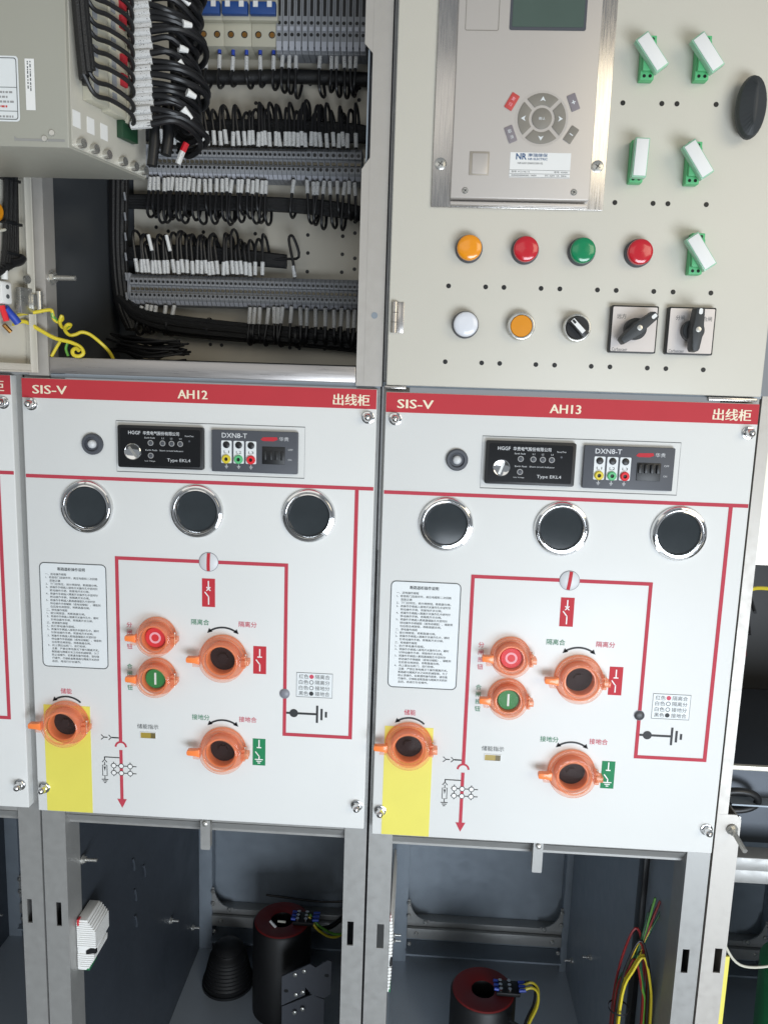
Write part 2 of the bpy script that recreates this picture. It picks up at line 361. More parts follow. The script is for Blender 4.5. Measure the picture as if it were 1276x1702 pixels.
c11 = thing('switchgear_cabinet', 'grey steel cabinet cut off at the left edge of the photo', 'cabinet', (-214, VB, 12))
post(c11, -33, -4.5, (-26.5, -20, 670, 704)); post(c11, -424, -395, (-410, -402, 670, 704))
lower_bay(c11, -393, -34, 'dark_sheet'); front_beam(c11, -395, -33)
MB().box(-424, -4.5, -560, -558, 14, 300).box(-424, -422, -557, -8, 14, 300).box(-8, -6, -557, -8, 14, 300).box(-422, -8, -557, -8, 240, 242).build('upper_shell', 'galv', c11)
MB().box(-395, 8, -14, -3, 8, 40).build('upper_sill', 'galv', c11, .8)
rel(c11)

c14 = thing('switchgear_cabinet', 'steel cabinet without front panel at the right edge of the photo', 'cabinet', (1046, VB, 12))
MB().box(839, 851.5, -6, 497, 12, 14).prism([(839, 497.2), (862, 497.2), (868, 503), (868, 678), (839, 678)], 12, 14).box(839, 854, 678, 712, 12, 14).box(863, 868, 678, 712, 12, 14).box(839, 868, 712, VB, 12, 14).box(839, 841, -6, VB, 14, 52).box(849.5, 851.5, -6, 497, 14, 52).box(866, 868, 503, VB, 14, 52).build('post', 'galv_post_lit', c14); post(c14, 1228, 1256, None)
lower_bay(c14, 867, 1228, None)
MB().box(850, 851.4, 186, 497, 53, 330).build('recess_shade_liner', 'ct_black', c14)  # black liner added to darken the open recess
MB().box(851.7, 1228, -6, 186, 13, 15).build('cover_plate', 'galv_glare', c14)
MB().box(852, 1228, 186, 560, 330, 332).build('recess_shade_wall', 'ct_black', c14)  # black colour stands in for the shade deep in the recess
MB().box(852, 1228, 455, 461, 63, 328).build('shelf', 'dark_sheet', c14)
MB().box(852, 1228, 455, 460.9, 57, 62.9).build('shelf_edge', 'galv_glare', c14, .6)
MB().box(852, 1228, 461, 560, 60, 62).build('shelf_apron', 'dark_sheet', c14)
MB().tube([(874 + 27 * math.cos(a), 496.5 + 16 * math.sin(a), 46 + 6 * math.sin(a)) for a in [2 * PI * i / 20 for i in range(21)]], 4.6, 10, 2).build('cable_loop', 'black', c14)
MB().box(868.2, 1228, 554, 571, 14, 40).build('front_beam', 'galv', c14, 1.2)
MB().box(868.2, 1228, 574, 592, 20, 46).build('beam_lip', 'galv', c14, 1.2)
b = MB().lathe([(7, 0), (7, -2)], (0, 0, 0), 16, cap1=True).lathe([(5, -2), (5, -6)], (0, 0, 0), 6, cap1=True).lathe([(3, -6), (3, -34)], (0, 0, 0), 12, cap1=True).build('stud', 'zinc', c14, at=(858, 516, 12))
b.rotation_euler = (0.25, 0, 0.12)
MB().lathe([(2, 0), (2, -1.5)], (0, 0, 0), 12, cap1=True).build('screw', 'zinc', c14, at=(886, 526, 59))
for k in range(3): MB().tube([(869, 250 + 30 * k, 40 + 8 * k), (877, 232 + 20 * k, 90), (880, 215 + 30 * k, 160)], 2.2).build('inner_cable', ['wire', 'wire', 'wire_red'][k], c14)
MB().tube([(870, 236, 80), (890, 232, 90), (930, 240, 120)], 2.5).build('inner_cable', 'yg', c14)
rel(c14)
# ------------------------------------------------------------------ lower front panels
NUT = MB().lathe([(7.2, 0), (7.2, -1.4), (6.2, -1.8)], (0, 0, 0), 20, cap1=True).lathe([(5.9, -1.8), (5.9, -6)], (0, 0, 0), 6, cap1=True).lathe([(4.9, -6), (4.7, -9), (3.6, -12), (1.8, -13.4), (.3, -13.8)], (0, 0, 0), 18, cap1=True).mesh('acorn_nut', ['chrome'])
LINES = ['一、送电操作规程', '1、检查柜门连接完毕，高压电缆和二次回路', '　连接正确', '2、下门拉到位，按分闸按钮，断路器分闸。', '3、将操作手柄插入接地开关操作孔中逆时针', '　转动操作手柄，将接地开关分闸。', '4、将操作手柄插入隔离开关操作孔中逆时针', '　转动操作手柄，将隔离开关合闸。', '5、将操作手柄插入断路器储能孔中逆时针', '　转动操作手柄储能（或电动储能），储能到', '　位后按合闸按钮，将断路器合闸。', '二、停电操作规程', '1、按分闸按钮，将断路器分闸。', '2、将操作手柄插入隔离开关操作孔中，顺时', '　针转动操作手柄，将隔离开关分闸。', '三、检修操作规程', '1、执行停电操作规程。', '2、将操作手柄插入接地开关操作孔中，顺时', '　针转动操作手柄，将接地开关合闸。', '3、将操作手柄插入断路器储能孔中逆时针', '　转动操作手柄储能（或电动储能），储能到', '　位后按合闸按钮，将断路器合闸。', '4、向上提拉出柜门，进行检修。', '　注意：严禁在带电情况下操作隔离开关。', '　断路器与隔离开关之间有机械联锁，为了', '　防止误操作，如果遇到操作困难，请勿强', '　行操作，仔细检查断路器与隔离开关的状', '　态后，再进行分合操作。']
def arc(c, r, a0, a1, n=14): return [(c[0] + r * math.cos(a0 + (a1 - a0) * i / n), c[1] + r * math.sin(a0 + (a1 - a0) * i / n)) for i in range(n + 1)]
def arrowhead(mb, tip, ang, L, w, d):
    ca, sa = math.cos(ang), math.sin(ang)
    mb.flat([tip, (tip[0] - L * ca + w * sa, tip[1] - L * sa - w * ca), (tip[0] - L * ca - w * sa, tip[1] - L * sa + w * ca)], d)
def curved_arrow(mb, cu, v, half, rise, w, d, two=True):
    r = (half * half + rise * rise) / (2 * rise); a = math.asin(half / r); c = (cu, v + r)
    c = (cu, v + r)
    mb.band(arc(c, r, -PI / 2 - a * .86, -PI / 2 + a * (.86 if two else 1)), w, d)
    L = arc(c, r, -PI / 2 - a, -PI / 2 + a, 2)
    arrowhead(mb, L[0], PI / 2 + (PI / 2 - a), 6, 3, d)
    if two: arrowhead(mb, L[2], a, 6, 3, d)
INS = []
def panel(at, code, label, full=True, dark=False):
    p = thing('front_panel', label, 'panel', (at[0] + 205, at[1] + 537, at[2]), 'lower front panels of the cabinets')
    o = (-205, -537, 0)
    def put(mb, name, mats, parent=p, **k): return mb.build(name, mats, parent, at=o if parent is p else (0, 0, 0), **k)
    put(MB().box(0, 410, 0, 537, 0, 18), 'sheet', 'panel', bevel=1.3, seg=3)
    D = -.35
    hs = put(MB().box(.6, 409.4, .6, 22.6, -.3, 0), 'header_strip', 'red')
    for s_, uu, w_, h_ in (('SIS-V', 33.4, 40, 9.8), (code, 199.6, 34, 9.8), ('出线柜', 381, 41, 12.8)):
        t = MB(); t.text(s_, uu, 12.9, w_, h_, -.5, 'c', 0, .38); put(t, 'lettering', 'cream_ink', hs)
    ml = MB()
    ml.rect(1.4, 409, 111.2, 115.4, D).rect(387.8, 392.2, 115.4, 420, D).rect(307.6, 387.8, 415.8, 420, D).rect(307.6, 311.8, 205.4, 415.8, D).rect(105.2, 307.6, 205.4, 209.6, D).rect(105.2, 109.4, 209.6, 437, D).rect(105.4, 109.4, 450, 515, D)
    ml.band(arc((107.4, 446), 6.5, -PI, 0), 2.4, D); ml.rect(105.2, 109.4, 437, 440, D - .02)
    ml.flat([(101.4, 515), (113.4, 515), (107.6, 527)], D)
    put(ml, 'mimic_line', 'mimic')
    nm = [(11.5, 30), (400.5, 32), (9.5, 505), (400.5, 505.5)]
    for u, v in nm: link('acorn_nut', NUT, p, (u + o[0], v + o[1], 0))
    if not full: return p
    put(MB().box(11.8, 69.8, 395.5, 536, -.3, 0), 'yellow_strip', 'yellow')
    # symbol plates
    for nme, cu, cv, m_ in (('breaker_symbol', 217.2, 245, 'label_red'), ('isolator_symbol', 279, 325.4, 'label_red'), ('earthing_symbol', 279, 442.8, 'label_green')):
        q = put(MB().box(cu - 7.8, cu + 7.8, cv - 17.3, cv + 17.3, -.3, 0), nme, m_)
        w = MB(); d = -.5
        if nme == 'breaker_symbol':
            w.rect(cu - .7, cu + .7, cv - 14.5, cv - 4, d); w.band([(cu - 2.4, cv - 7), (cu + 2.4, cv - 2.5)], 1.2, d); w.band([(cu + 2.4, cv - 7), (cu - 2.4, cv - 2.5)], 1.2, d - .02)
            w.band([(cu - 4.5, cv - 1), (cu + .3, cv + 5)], 1.3, d); w.rect(cu - .5, cu + .9, cv + 4.6, cv + 14.5, d)
        else:
            k = 0 if nme == 'isolator_symbol' else -2
            w.rect(cu - .7, cu + .7, cv - 14 + k, cv - 4.6 + k, d); w.rect(cu - 2.8, cu + 2.8, cv - 4.6 + k, cv - 3.2 + k, d)
            w.band([(cu - 4.5, cv - .6), (cu + .3, cv + 5.6)], 1.3, d); w.rect(cu - .5, cu + .9, cv + 5.2, cv + (14 if not k else 9), d)
            if k:
                for i, h in enumerate((5, 3.2, 1.6)): w.rect(cu - h, cu + h, cv + 9 + i * 2.3, cv + 10.2 + i * 2.3, d)
        put(w, 'symbol', 'white', q)
    # black printing
    for cu_, v_, hf, rs, two in ((234.5, 287, 19, 7.5, True), (234.5, 404, 19, 7.5, True), (41, 384, 17.5, 7, False)):
        b_ = MB(); curved_arrow(b_, cu_, v_, hf, rs, 2.2, D, two); put(b_, 'curved_arrow', 'ink')
    b_ = MB(); b_.rect(311.9, 349, 388.9, 391.5, D); b_.lathe([(5.2, 0)], (321, 390.2, D - .03), 24, cap0=True)
    for i, h in enumerate((11, 7.2, 3.6)): b_.rect(348 + i * 5.4, 350.6 + i * 5.4, 390.2 - h, 390.2 + h, D - .02)
    put(b_, 'earth_symbol', 'ink')
    b_ = MB(); b_.rect(96, 105, 433.4, 435, D); b_.band([(92.5, 431), (95.5, 434.2), (92.5, 437.4)], 1.1, D); b_.rect(86, 91, 433.6, 434.8, D); b_.band([(83, 431), (86.5, 434.2), (83, 437.4)], 1.1, D)
    put(b_, 'plug_symbol', 'ink')
    b_ = MB(); b_.rect(86, 105.3, 459.6, 460.8, D); b_.rect(86, 87.2, 460.8, 464, D); b_.band([(83.6, 467.2), (86.6, 463.6), (89.6, 467.2)], 1.1, D - .02); b_.rect(86.1, 87.1, 467, 471, D)
    outline(b_, [(83.8, 471), (89.4, 471), (89.4, 485), (83.8, 485)], .9, D); b_.flat([(85.2, 473), (88, 473), (86.6, 479)], D); b_.rect(86.1, 87.1, 485, 489.4, D)
    for i, h in enumerate((4.2, 2.8, 1.4)): b_.rect(86.6 - h, 86.6 + h, 489.5 + 2.1 * i, 490.5 + 2.1 * i, D)
    put(b_, 'arrester_symbol', 'ink')
    b_ = MB()
    for vv in (471, 480.4):
        b_.rect(94, 126.5, vv - .5, vv + .5, D - .04)
        for uu in (98, 107.4, 118.6): outline(b_, arc((uu, vv), 3, 0, 2 * PI * 23 / 24, 23), .9, D - .1)
    b_.rect(97.5, 98.5, 466, 485, D - .06); b_.rect(118.1, 119.1, 466, 485, D - .06)
    put(b_, 'transformer_symbol', 'ink')
    wd_ = MB()
    for vv in (471, 480.4):
        for uu in (98, 107.4, 118.6): wd_.lathe([(2.6, 0)], (uu, vv, D - .08), 16, cap0=True)
    put(wd_, 'symbol_ground', 'white')
    for s_, uu, vv, w_, m_ in (('隔离分', 264.3, 281.8, 21.5, 'ink_red'), ('接地合', 265, 401.6, 21.5, 'ink_red'), ('储能', 41, 377, 13.6, 'ink_red'), ('隔离合', 207, 281.6, 21.5, 'ink_green'), ('接地分', 207.2, 401.7, 21.5, 'ink_green')):
        put(MB().text(s_, uu, vv, w_, 7, D, 'c', 0, .06), 'lettering', m_)
    for w_, uu, vv, m_ in (('分闸按钮', 121, 289, 'ink_red'), ('合闸按钮', 120.5, 341, 'ink_green')):
        r_ = MB()
        for i, ch in enumerate(w_): r_.text(ch, uu, vv + i * 9, 0, 6.4, D, 'c', 0, .05)
        put(r_, 'button_lettering', m_)
    k_ = MB(); k_.text('储能指示', 141.5, 417.4, 26.5, 6.2, D); put(k_, 'black_lettering', 'ink_grey')
    # charge state window, framed recess with a gold flag inside
    yw = put(MB().box(131.6, 151.8, 424.4, 425.2, -.8, 0).box(131.6, 151.8, 432.4, 433.2, -.8, 0).box(131.6, 132.4, 425.2, 432.4, -.8, 0).box(151, 151.8, 425.2, 432.4, -.8, 0), 'charge_window', 'panel')
    put(MB().rect(132.4, 145, 425.2, 432.4, -.2), 'flag', 'gold', yw); put(MB().rect(145, 151, 425.2, 432.4, -.2), 'olive_end', 'olive', yw)  # gold on the left, darker olive tone at the right end
    # legend
    lg = MB().box(323.4, 367.4, 338, 369.2, -.3, 0); lgo = put(lg, 'legend_card', 'card')
    e = MB(); outline(e, [(323.8, 338.4), (367, 338.4), (367, 368.8), (323.8, 368.8)], .7, -.4)
    for i, (a, z) in enumerate((('红色', '隔离合'), ('白色', '隔离分'), ('白色', '接地分'), ('黑色', '接地合'))):
        vv = 343 + i * 7.1; e.text(a, 332.4, vv, 11.5, 5.4, -.4); e.text(z, 355, vv, 17.5, 5.4, -.4)
        if i in (1, 2): outline(e, arc((341.8, vv), 2.3, 0, 2 * PI * 19 / 20, 19), .7, -.4)
        if i == 3: e.lathe([(2.7, 0)], (341.8, vv, -.4), 18, cap0=True)
    put(e, 'lettering', 'ink', lgo); put(MB().lathe([(2.7, 0)], (341.8, 343, -.4), 18, cap0=True), 'red_dot', 'ink_red', lgo)
    # instruction card
    ic = put(MB().prism(rrect(13.2, 94.4, 216.5, 346.3, 6), -.3, 0), 'instruction_card', 'card')
    if not INS:
        x = MB(); x.text('断路器柜操作说明', 52, 224, 33, 4.2, -.45, 'c', 0, .14)
        for i, s in enumerate(LINES):
            ind = s.startswith('　'); s2 = s.strip('　'); head = s2[0] in '一二三'
            vv = 230.6 + i * 4.02; u0 = 25.2 if ind else (20 if head else 20.4)
            n_ = len(s2); x.text(s2, u0, vv, n_ * 3.22 - (1.2 if not ind and not head else 0), 2.95, -.45, 'l', 0, .05)
        INS.append(x.mesh('instruction_text', ['ink_grey'], smooth=False))
    link('instruction_text', INS[0], ic)
    fr = MB(); outline(fr, rrect(13.6, 94, 216.9, 345.9, 5.6, 6), 1.15, -.45); put(fr, 'border', 'ink_grey', ic)
    # groove around the two instruments
    gr = MB(); outline(gr, [(110, 45.5), (329, 45.5), (329, 104.2), (110, 104.2)], .8, D); put(gr, 'instrument_window_edge', 'ink_grey')
    return p
O12 = (0, 0, 0); O13 = (420, 2.3, -5.5); O11 = (-422, -2.5, 0)
panel(O12, 'AH12', 'light grey front panel headed AH12 with red mimic lines and a yellow strip')
panel(O13, 'AH13', 'light grey front panel headed AH13 with red mimic lines and a yellow strip')
panel(O11, 'AH11', 'light grey panel with red header, mostly cut off at the left edge', False)

# ------------------------------------------------------------------ devices on the lower panels
def at(o, u, v, d=0): return (o[0] + u, o[1] + v, o[2] + d)
def cover(o, u, v, R, label, kind):
    t = thing('flip_cover', label, 'cover', at(o, u, v), 'orange flip covers on the lower panels')
    MB().lathe([(R * .75, -2.2), (R * .86, -3), (R * .97, -2.6), (R * 1.0, -1.2)], seg=44).build('base_ring', 'orange_flange', t)
    MB().lathe([(R * .60, -.4), (R * .585, -11), (R * .62, -13), (R * .68, -13), (R * .72, -10), (R * .76, -.4)], seg=44).build('collar', 'orange_collar', t)
    MB().lathe([(R * 1.02, -4), (R * 1.03, -9), (R * .99, -15), (R * .91, -18.6), (R * .80, -19.6), (R * .72, -19), (R * .66, -17.6)], seg=44).build('lid_rim', 'orange_clear', t)
    MB().lathe([(R * 1.0, -.3), (R * 1.045, -1.6), (R * 1.0, -3)], seg=44).build('base_lip', 'orange_base', t)
    MB().lathe([(R * .70, -19.3), (R * .74, -20.4), (R * .78, -19.8)], seg=44).build('lid_bead', 'orange_base', t)
    MB().lathe([(R * 1.005, -13.6), (R * 1.03, -12.6), (R * 1.035, -11.4)], seg=44).build('lid_edge', 'orange_base', t)
    MB().lathe([(R * .66, -17.6), (R * .3, -18.2), (.4, -18.4)], seg=40).build('lid_lens', 'pane_clear', t)
    h = MB().box(R * .93, R * 1.26, -3.4, 3.4, -19, -7).box(R * .9, R * 1.1, -7.5, -4.2, -17, -5).box(R * .9, R * 1.1, 4.2, 7.5, -17, -5).build('hinge', 'orange_base', t, .8)
    MB().lathe([(1.3, -8), (1.3, 8)], (R * 1.06, 0, -11), 10, 'v', True, True).build('pin', 'zinc', h)
    s = MB().prism([(-R * .93, -5), (-R * 1.15, -3.6), (-R * 1.5, -3.4), (-R * 1.53, 0), (-R * 1.5, 3.2), (-R * 1.15, 3.6), (-R * .93, 5)], -18, -10).build('hasp', 'orange', t, .9)
    MB().box(-R * 1.28, -R * .98, 3.8, 9.5, -14, -3).build('catch', 'orange_clear', s, .8)
    if kind == 'hole':
        MB().disc(R * .6, (0, 0, -.6), 32).build('keyhole', 'bore', t)
        MB().lathe([(6, -.7), (6, -5)], seg=6, cap1=True).build('drive_shaft', 'bore', t)
    else:
        bt = MB().lathe([(R * .56, -.5), (R * .56, -8), (R * .52, -9.5)], seg=32, cap1=True).build('button', 'button_red' if kind == 'red' else 'button_green', t)
        if kind == 'red': MB().lathe([(R * .20, -9.8), (R * .31, -9.8)], seg=28).build('ring_mark', 'pink', bt)
        else: MB().box(-1.2, 1.2, -R * .33, R * .33, -9.9, -9.5).build('bar_mark', 'pane_white', bt)
    return t
def window(o, u, v, label):
    t = thing('viewing_window', label, 'window', at(o, u, v), 'round chrome viewing windows')
    MB().lathe([(31.2, 0), (31.2, -2.2), (30, -4.4), (28.4, -4.8), (27.3, -3.2), (26.8, -3), (26.2, -4.4), (24.8, -4.6), (23.6, -3.2), (23.1, -.6)], seg=56).build('ring', 'chrome', t)
    MB().disc(23.3, (0, 0, -1), 48).build('pane', 'glass_reflect_tone', t)
def ball(o, u, v, R, label, m, stripe, tilt=0):
    t = thing('position_indicator', label, 'indicator', at(o, u, v), 'round position indicators in the mimic line')
    MB().lathe([(R, 0), (R, -.8), (R - .5, -.9)], seg=36).build('rim', 'drum_grey', t)
    MB().lathe([(R - .5, -.7), (R * .8, -1.6), (R * .4, -2.3), (.2, -2.5)], seg=36).build('drum', m, t)
    if stripe:
        n = 9; vs = []
        for i in range(n):
            y = -R * .93 + 1.86 * R * i / (n - 1)
            for x in (-R * .17, R * .17):
                q = math.hypot(x, y) / R; vs.append((x, y, -2.75 + 1.75 * q ** 2.2))
        s = MB().add(vs, [[2 * i, 2 * i + 1, 2 * i + 3, 2 * i + 2] for i in range(n - 1)]); s.rot(tilt); s.build('stripe', 'label_red', t)
def plug(o, label):
    t = thing('push_stud', label, 'button', at(o, 82.5, 73.4), 'small round studs beside the instruments')
    MB().lathe([(12.4, 0), (12.4, -3), (11, -5), (8.5, -5), (8, -2)], seg=32).build('bezel', 'device', t)
    MB().lathe([(8, -2), (5, -2.4)], seg=28).build('well', 'device', t)
    MB().lathe([(5, -2.4), (4.6, -5), (3, -6.5), (.2, -7)], (0, 0, 0), 28).build('cap', 'drum', t)
def fault_device(o, label, slot):
    t = thing('fault_indicator', label, 'meter', at(o, 114, 98.4), 'black fault indicators')
    X = lambda n: 99.5 * n
    Y = lambda n: -48.6 * (1 - n)
    MB().prism(rrect(0, 99.5, -48.6, 0, 2.5), -7, 0).build('case', 'black', t, .7)
    MB().prism(rrect(3.5, 96, -45.5, -3, 2), -7.4, -7.05).build('face', 'black_gloss', t)
    k = MB().lathe([(9.6, -7.4), (9.6, -8.6), (8.8, -9.2), (7.6, -8.8)], (X(.18), Y(.62), 0), 32, cap1=True).build('dial', 'chrome', t)
    s = MB().box(-7, 7, -1.3, 1.3, -9.6, -8.7); s.rot(slot); s.v = [(a + X(.18), b_ + Y(.62), c) for a, b_, c in s.v]; s.build('dial_slot', 'zinc', k)
    for nx, ny in ((.39, .40), (.53, .40), (.635, .40), (.735, .40), (.39, .70)):
        l = MB().lathe([(3.3, -7.4), (3.3, -8), (2.3, -8)], (X(nx), Y(ny), 0), 20).build('led_ring', 'ink_grey2', t)
        MB().lathe([(2.3, -7.8), (1.4, -8.8), (.1, -9)], (X(nx), Y(ny), 0), 14).build('led', 'device', l)
    x = MB(); D = -7.55
    x.text('HGGF', X(.13), Y(.17), 14, 4.0, D, 'l', .01); x.text('华贵电气股份有限公司', X(.30), Y(.17), 42, 4.4, D, 'l', .01)
    x.text('Type EKL4', X(.58), Y(.80), 27, 4.6, D, 'l')
    for s_, nx, ny, w in (('Earth Fault', .32, .28, 12), ('L1', .52, .28, 2.4), ('L2', .62, .28, 2.4), ('L3', .725, .28, 2.4), ('Reset/Test', .79, .21, 10), ('Earth Fault   Short circuit Indicator', .33, .57, 44), ('Low Voltage', .32, .83, 12)):
        x.text(s_, X(nx), Y(ny), w, 1.7, D, 'l')
    x.build('lettering', 'drum', t, smooth=False)
    MB().lathe([(1.2, 0)], (X(.84), Y(.33), -7.5), 10, cap0=True).build('reset_hole', 'device', t)
def voltage_device(o, label, toggles):
    t = thing('voltage_indicator', label, 'meter', at(o, 222.8, 99.3), 'grey voltage indicators with three coloured sockets')
    X = lambda n: 99 * n
    Y = lambda n: -47.8 * (1 - n)
    MB().prism(rrect(0, 99, -47.8, 0, 1.2), -6, 0).build('case', 'device', t, .6)
    for i, (c, L) in enumerate((('yg', 'L1'), ('green', 'L2'), ('button_red', 'L3'))):
        u = X(.175 + i * .143)
        p = MB().prism(rrect(u - 6, u + 6, Y(.25), Y(.79), 1.2), -6.4, -6.02).build('pad', 'card', t)
        MB().lathe([(3.9, -6.4), (3.9, -7.2), (3.2, -7.6), (.2, -7.7)], (u, Y(.35), 0), 22).build('lamp', 'black', p)
        MB().text(L, u, Y(.52), 6, 3, -6.5).build('lettering', 'ink', p)
        MB().lathe([(5, -6.4), (5, -8.5), (4, -9.5), (2.2, -9.5), (2, -7)], (u, Y(.69), 0), 24).build('socket', c, p)
        MB().disc(2.1, (u, Y(.69), -7.1), 16).build('socket_bore', 'black', p)
        e = MB(); v = Y(.86); e.rect(u - .3, u + .3, v - 2.2, v, -6.1)
        for j, h in enumerate((2, 1.3, .6)): e.rect(u - h, u + h, v + j * 1.1, v + .5 + j * 1.1, -6.1)
        e.build('earth_mark', 'drum', t)
    x = MB(); x.text('DXN8-T', X(.12), Y(.125), 29, 5.6, -6.1, 'l', .01); x.text('华贵', X(.84), Y(.17), 11, 4.6, -6.1); x.text('OFF', X(.89), Y(.42), 5.4, 2, -6.1, 'l'); x.text('ON', X(.89), Y(.66), 4, 2, -6.1, 'l')
    x.build('lettering', 'drum', t, smooth=False)
    MB().prism([(X(.57), Y(.2)), (X(.60), Y(.14)), (X(.76), Y(.13)), (X(.77), Y(.19)), (X(.72), Y(.23)), (X(.6), Y(.23))], -6.2, -6.02).build('red_mark', 'label_red', t)
    sw = MB().box(X(.59), X(.855), Y(.36), Y(.78), -6.8, -6.02).build('switch_block', 'black', t, .4)
    for i in range(4):
        u = X(.622 + i * .067); k = -3.5 if toggles else 0
        MB().box(u - 1.7, u + 1.7, Y(.57) - 5 + k, Y(.57) + 5 + k, -9.5 if toggles else -7.6, -6.82).build('slide', 'black', sw, .5)

for o, nm, other in ((O12, 'AH12', False), (O13, 'AH13', True)):
    cover(o, 41, 417, 27, f'large orange flip cover on the yellow strip of the {nm} panel', 'hole')
    cover(o, 155.5, 300.5, 22.5, f'small orange flip cover over the red push button of {nm}', 'red')
    cover(o, 155, 351.5, 22.5, f'small orange flip cover over the green push button of {nm}', 'green')
    cover(o, 235.5, 323.5, 27, f'large orange flip cover beside the red isolator symbol of {nm}', 'hole')
    cover(o, 235.5, 440.5, 27, f'large orange flip cover beside the green earthing symbol of {nm}', 'hole')
    for u, w in ((73.6, 'left'), (204.2, 'middle'), (335.2, 'right')):
        window(o, u, 147.6, f'{w} round chrome viewing window of the three on the {nm} panel')
    ball(o, 217.6, 207.5, 11.6, f'white round indicator with a red stripe in the {nm} mimic line', 'drum', True, .02 if not other else .12)
    ball(o, 309.6, 366, 6.2, f'small {"dark" if other else "light"} grey round indicator left of the {nm} colour legend', 'drum_dark' if other else 'drum_grey', False)
    plug(o, f'small round stud left of the black fault indicator on the {nm} panel')
    fault_device(o, f'black fault indicator marked Type EKL4 on the {nm} panel', .9 if not other else 1.9)
    voltage_device(o, f'grey DXN8-T voltage indicator with three coloured sockets on the {nm} panel', other)
# ------------------------------------------------------------------ upper door of AH13 with its devices
DF = -6.0                          # door front
def dp(u, v, d=0): return (420 + u, v, DF + d)
dr = thing('cabinet_door', 'closed pale grey upper door of AH13 with lamps, switches and relay', 'door', dp(205, -5))
MB().box(-205, 205, -480, 0, 0, 18).build('sheet', 'door', dr, 1.6, seg=3)
hmd = MB().disc(2.6, seg=14).mesh('mounting_hole', ['black'])
for v, us in ((-303, (237, 277, 292.5, 332.5)), (-204, (236.5, 276.5, 292, 332)), (-113.7, (64.5, 104.7, 124.5, 164.5, 184.7, 225, 245, 285, 305.5, 345.5)), (-32.4, (64.5, 104.6, 124.4, 164, 184.4, 224.3, 244.6, 285, 305, 345.2))):
    for u in us: link('mounting_hole', hmd, dr, (u - 205, v + 5, -.25))
h = MB().box(9, 17, -95, -62, -1.6, 0).build('hinge', 'steel', dr, .4, at=(-205, 5, 0))
MB().lathe([(3.8, -95), (3.8, -84)], (7, 0, -2), 14, 'v', True, True).lathe([(3.8, -83.4), (3.8, -73.6)], (7, 0, -2), 14, 'v', True, True).lathe([(3.8, -73), (3.8, -62)], (7, 0, -2), 14, 'v', True, True).build('hinge_barrel', 'steel', h)

def lamp(u, v, lens, label, kind='dome'):
    t = thing('indicator_lamp' if kind == 'dome' else 'push_button', label, 'lamp' if kind == 'dome' else 'button', dp(u, v), 'round lamps and buttons on the AH13 door')
    if kind == 'dome':
        MB().lathe([(14.6, 0), (14.6, -5), (13.8, -7.5), (12.8, -8)], seg=36).build('bezel', 'device', t)
        MB().lathe([(13.2, -7), (13.2, -12), (12.7, -13.4), (11.6, -14.2), (7, -14.9), (.2, -15.2)], seg=40).build('lens', lens, t)
    else:
        MB().lathe([(15, 0), (15, -9), (14.4, -10.4), (13.6, -10.8), (12, -10.6), (11.7, -8)], seg=44).build('bezel', 'zinc', t)
        MB().lathe([(11.7, -8), (11.5, -10.4), (11, -10.9), (.2, -11.2)], seg=36).build('cap', lens, t)
V1, V2 = -152.5, -72.6
lamp(84.5, V1, 'lens_amber', 'amber indicator lamp at the left of the upper lamp row')
lamp(144.5, V1, 'lens_red', 'red indicator lamp between the amber and the green lamp')
lamp(204.5, V1, 'lens_green', 'green indicator lamp between the two red lamps')
lamp(264.5, V1, 'lens_red', 'red indicator lamp between the green lamp and the link terminal')
lamp(84.5, V2, 'lens_white', 'white indicator lamp at the left of the lower row')
lamp(144.5, V2, 'button_amber', 'amber push button with chrome ring in the lower row', 'button')
t = thing('selector_switch', 'small black selector switch with chrome ring and white pointer', 'switch', dp(204.5, V2))
MB().lathe([(15, 0), (15, -8), (14.4, -9.6), (13.6, -10), (12.5, -9.8), (12.4, -8)], seg=44).build('bezel', 'zinc', t)
MB().lathe([(12.6, -8), (12.4, -10.5), (11.5, -11.5), (.2, -11.5)], seg=36).build('dial', 'black', t)
s = MB().box(-12, 12, -4, 4, -20, -11.4); s.rot(.78); k = s.build('lever', 'black', t, 1)
s = MB().box(-10.5, 7.5, -2.3, 2.3, -20.5, -20.02); s.rot(.78); s.build('pointer', 'white', k)
s = MB().box(-10, -5.5, -1.2, 1.2, -20.8, -20.5); s.rot(.78); s.build('pointer_slot', 'black', k)

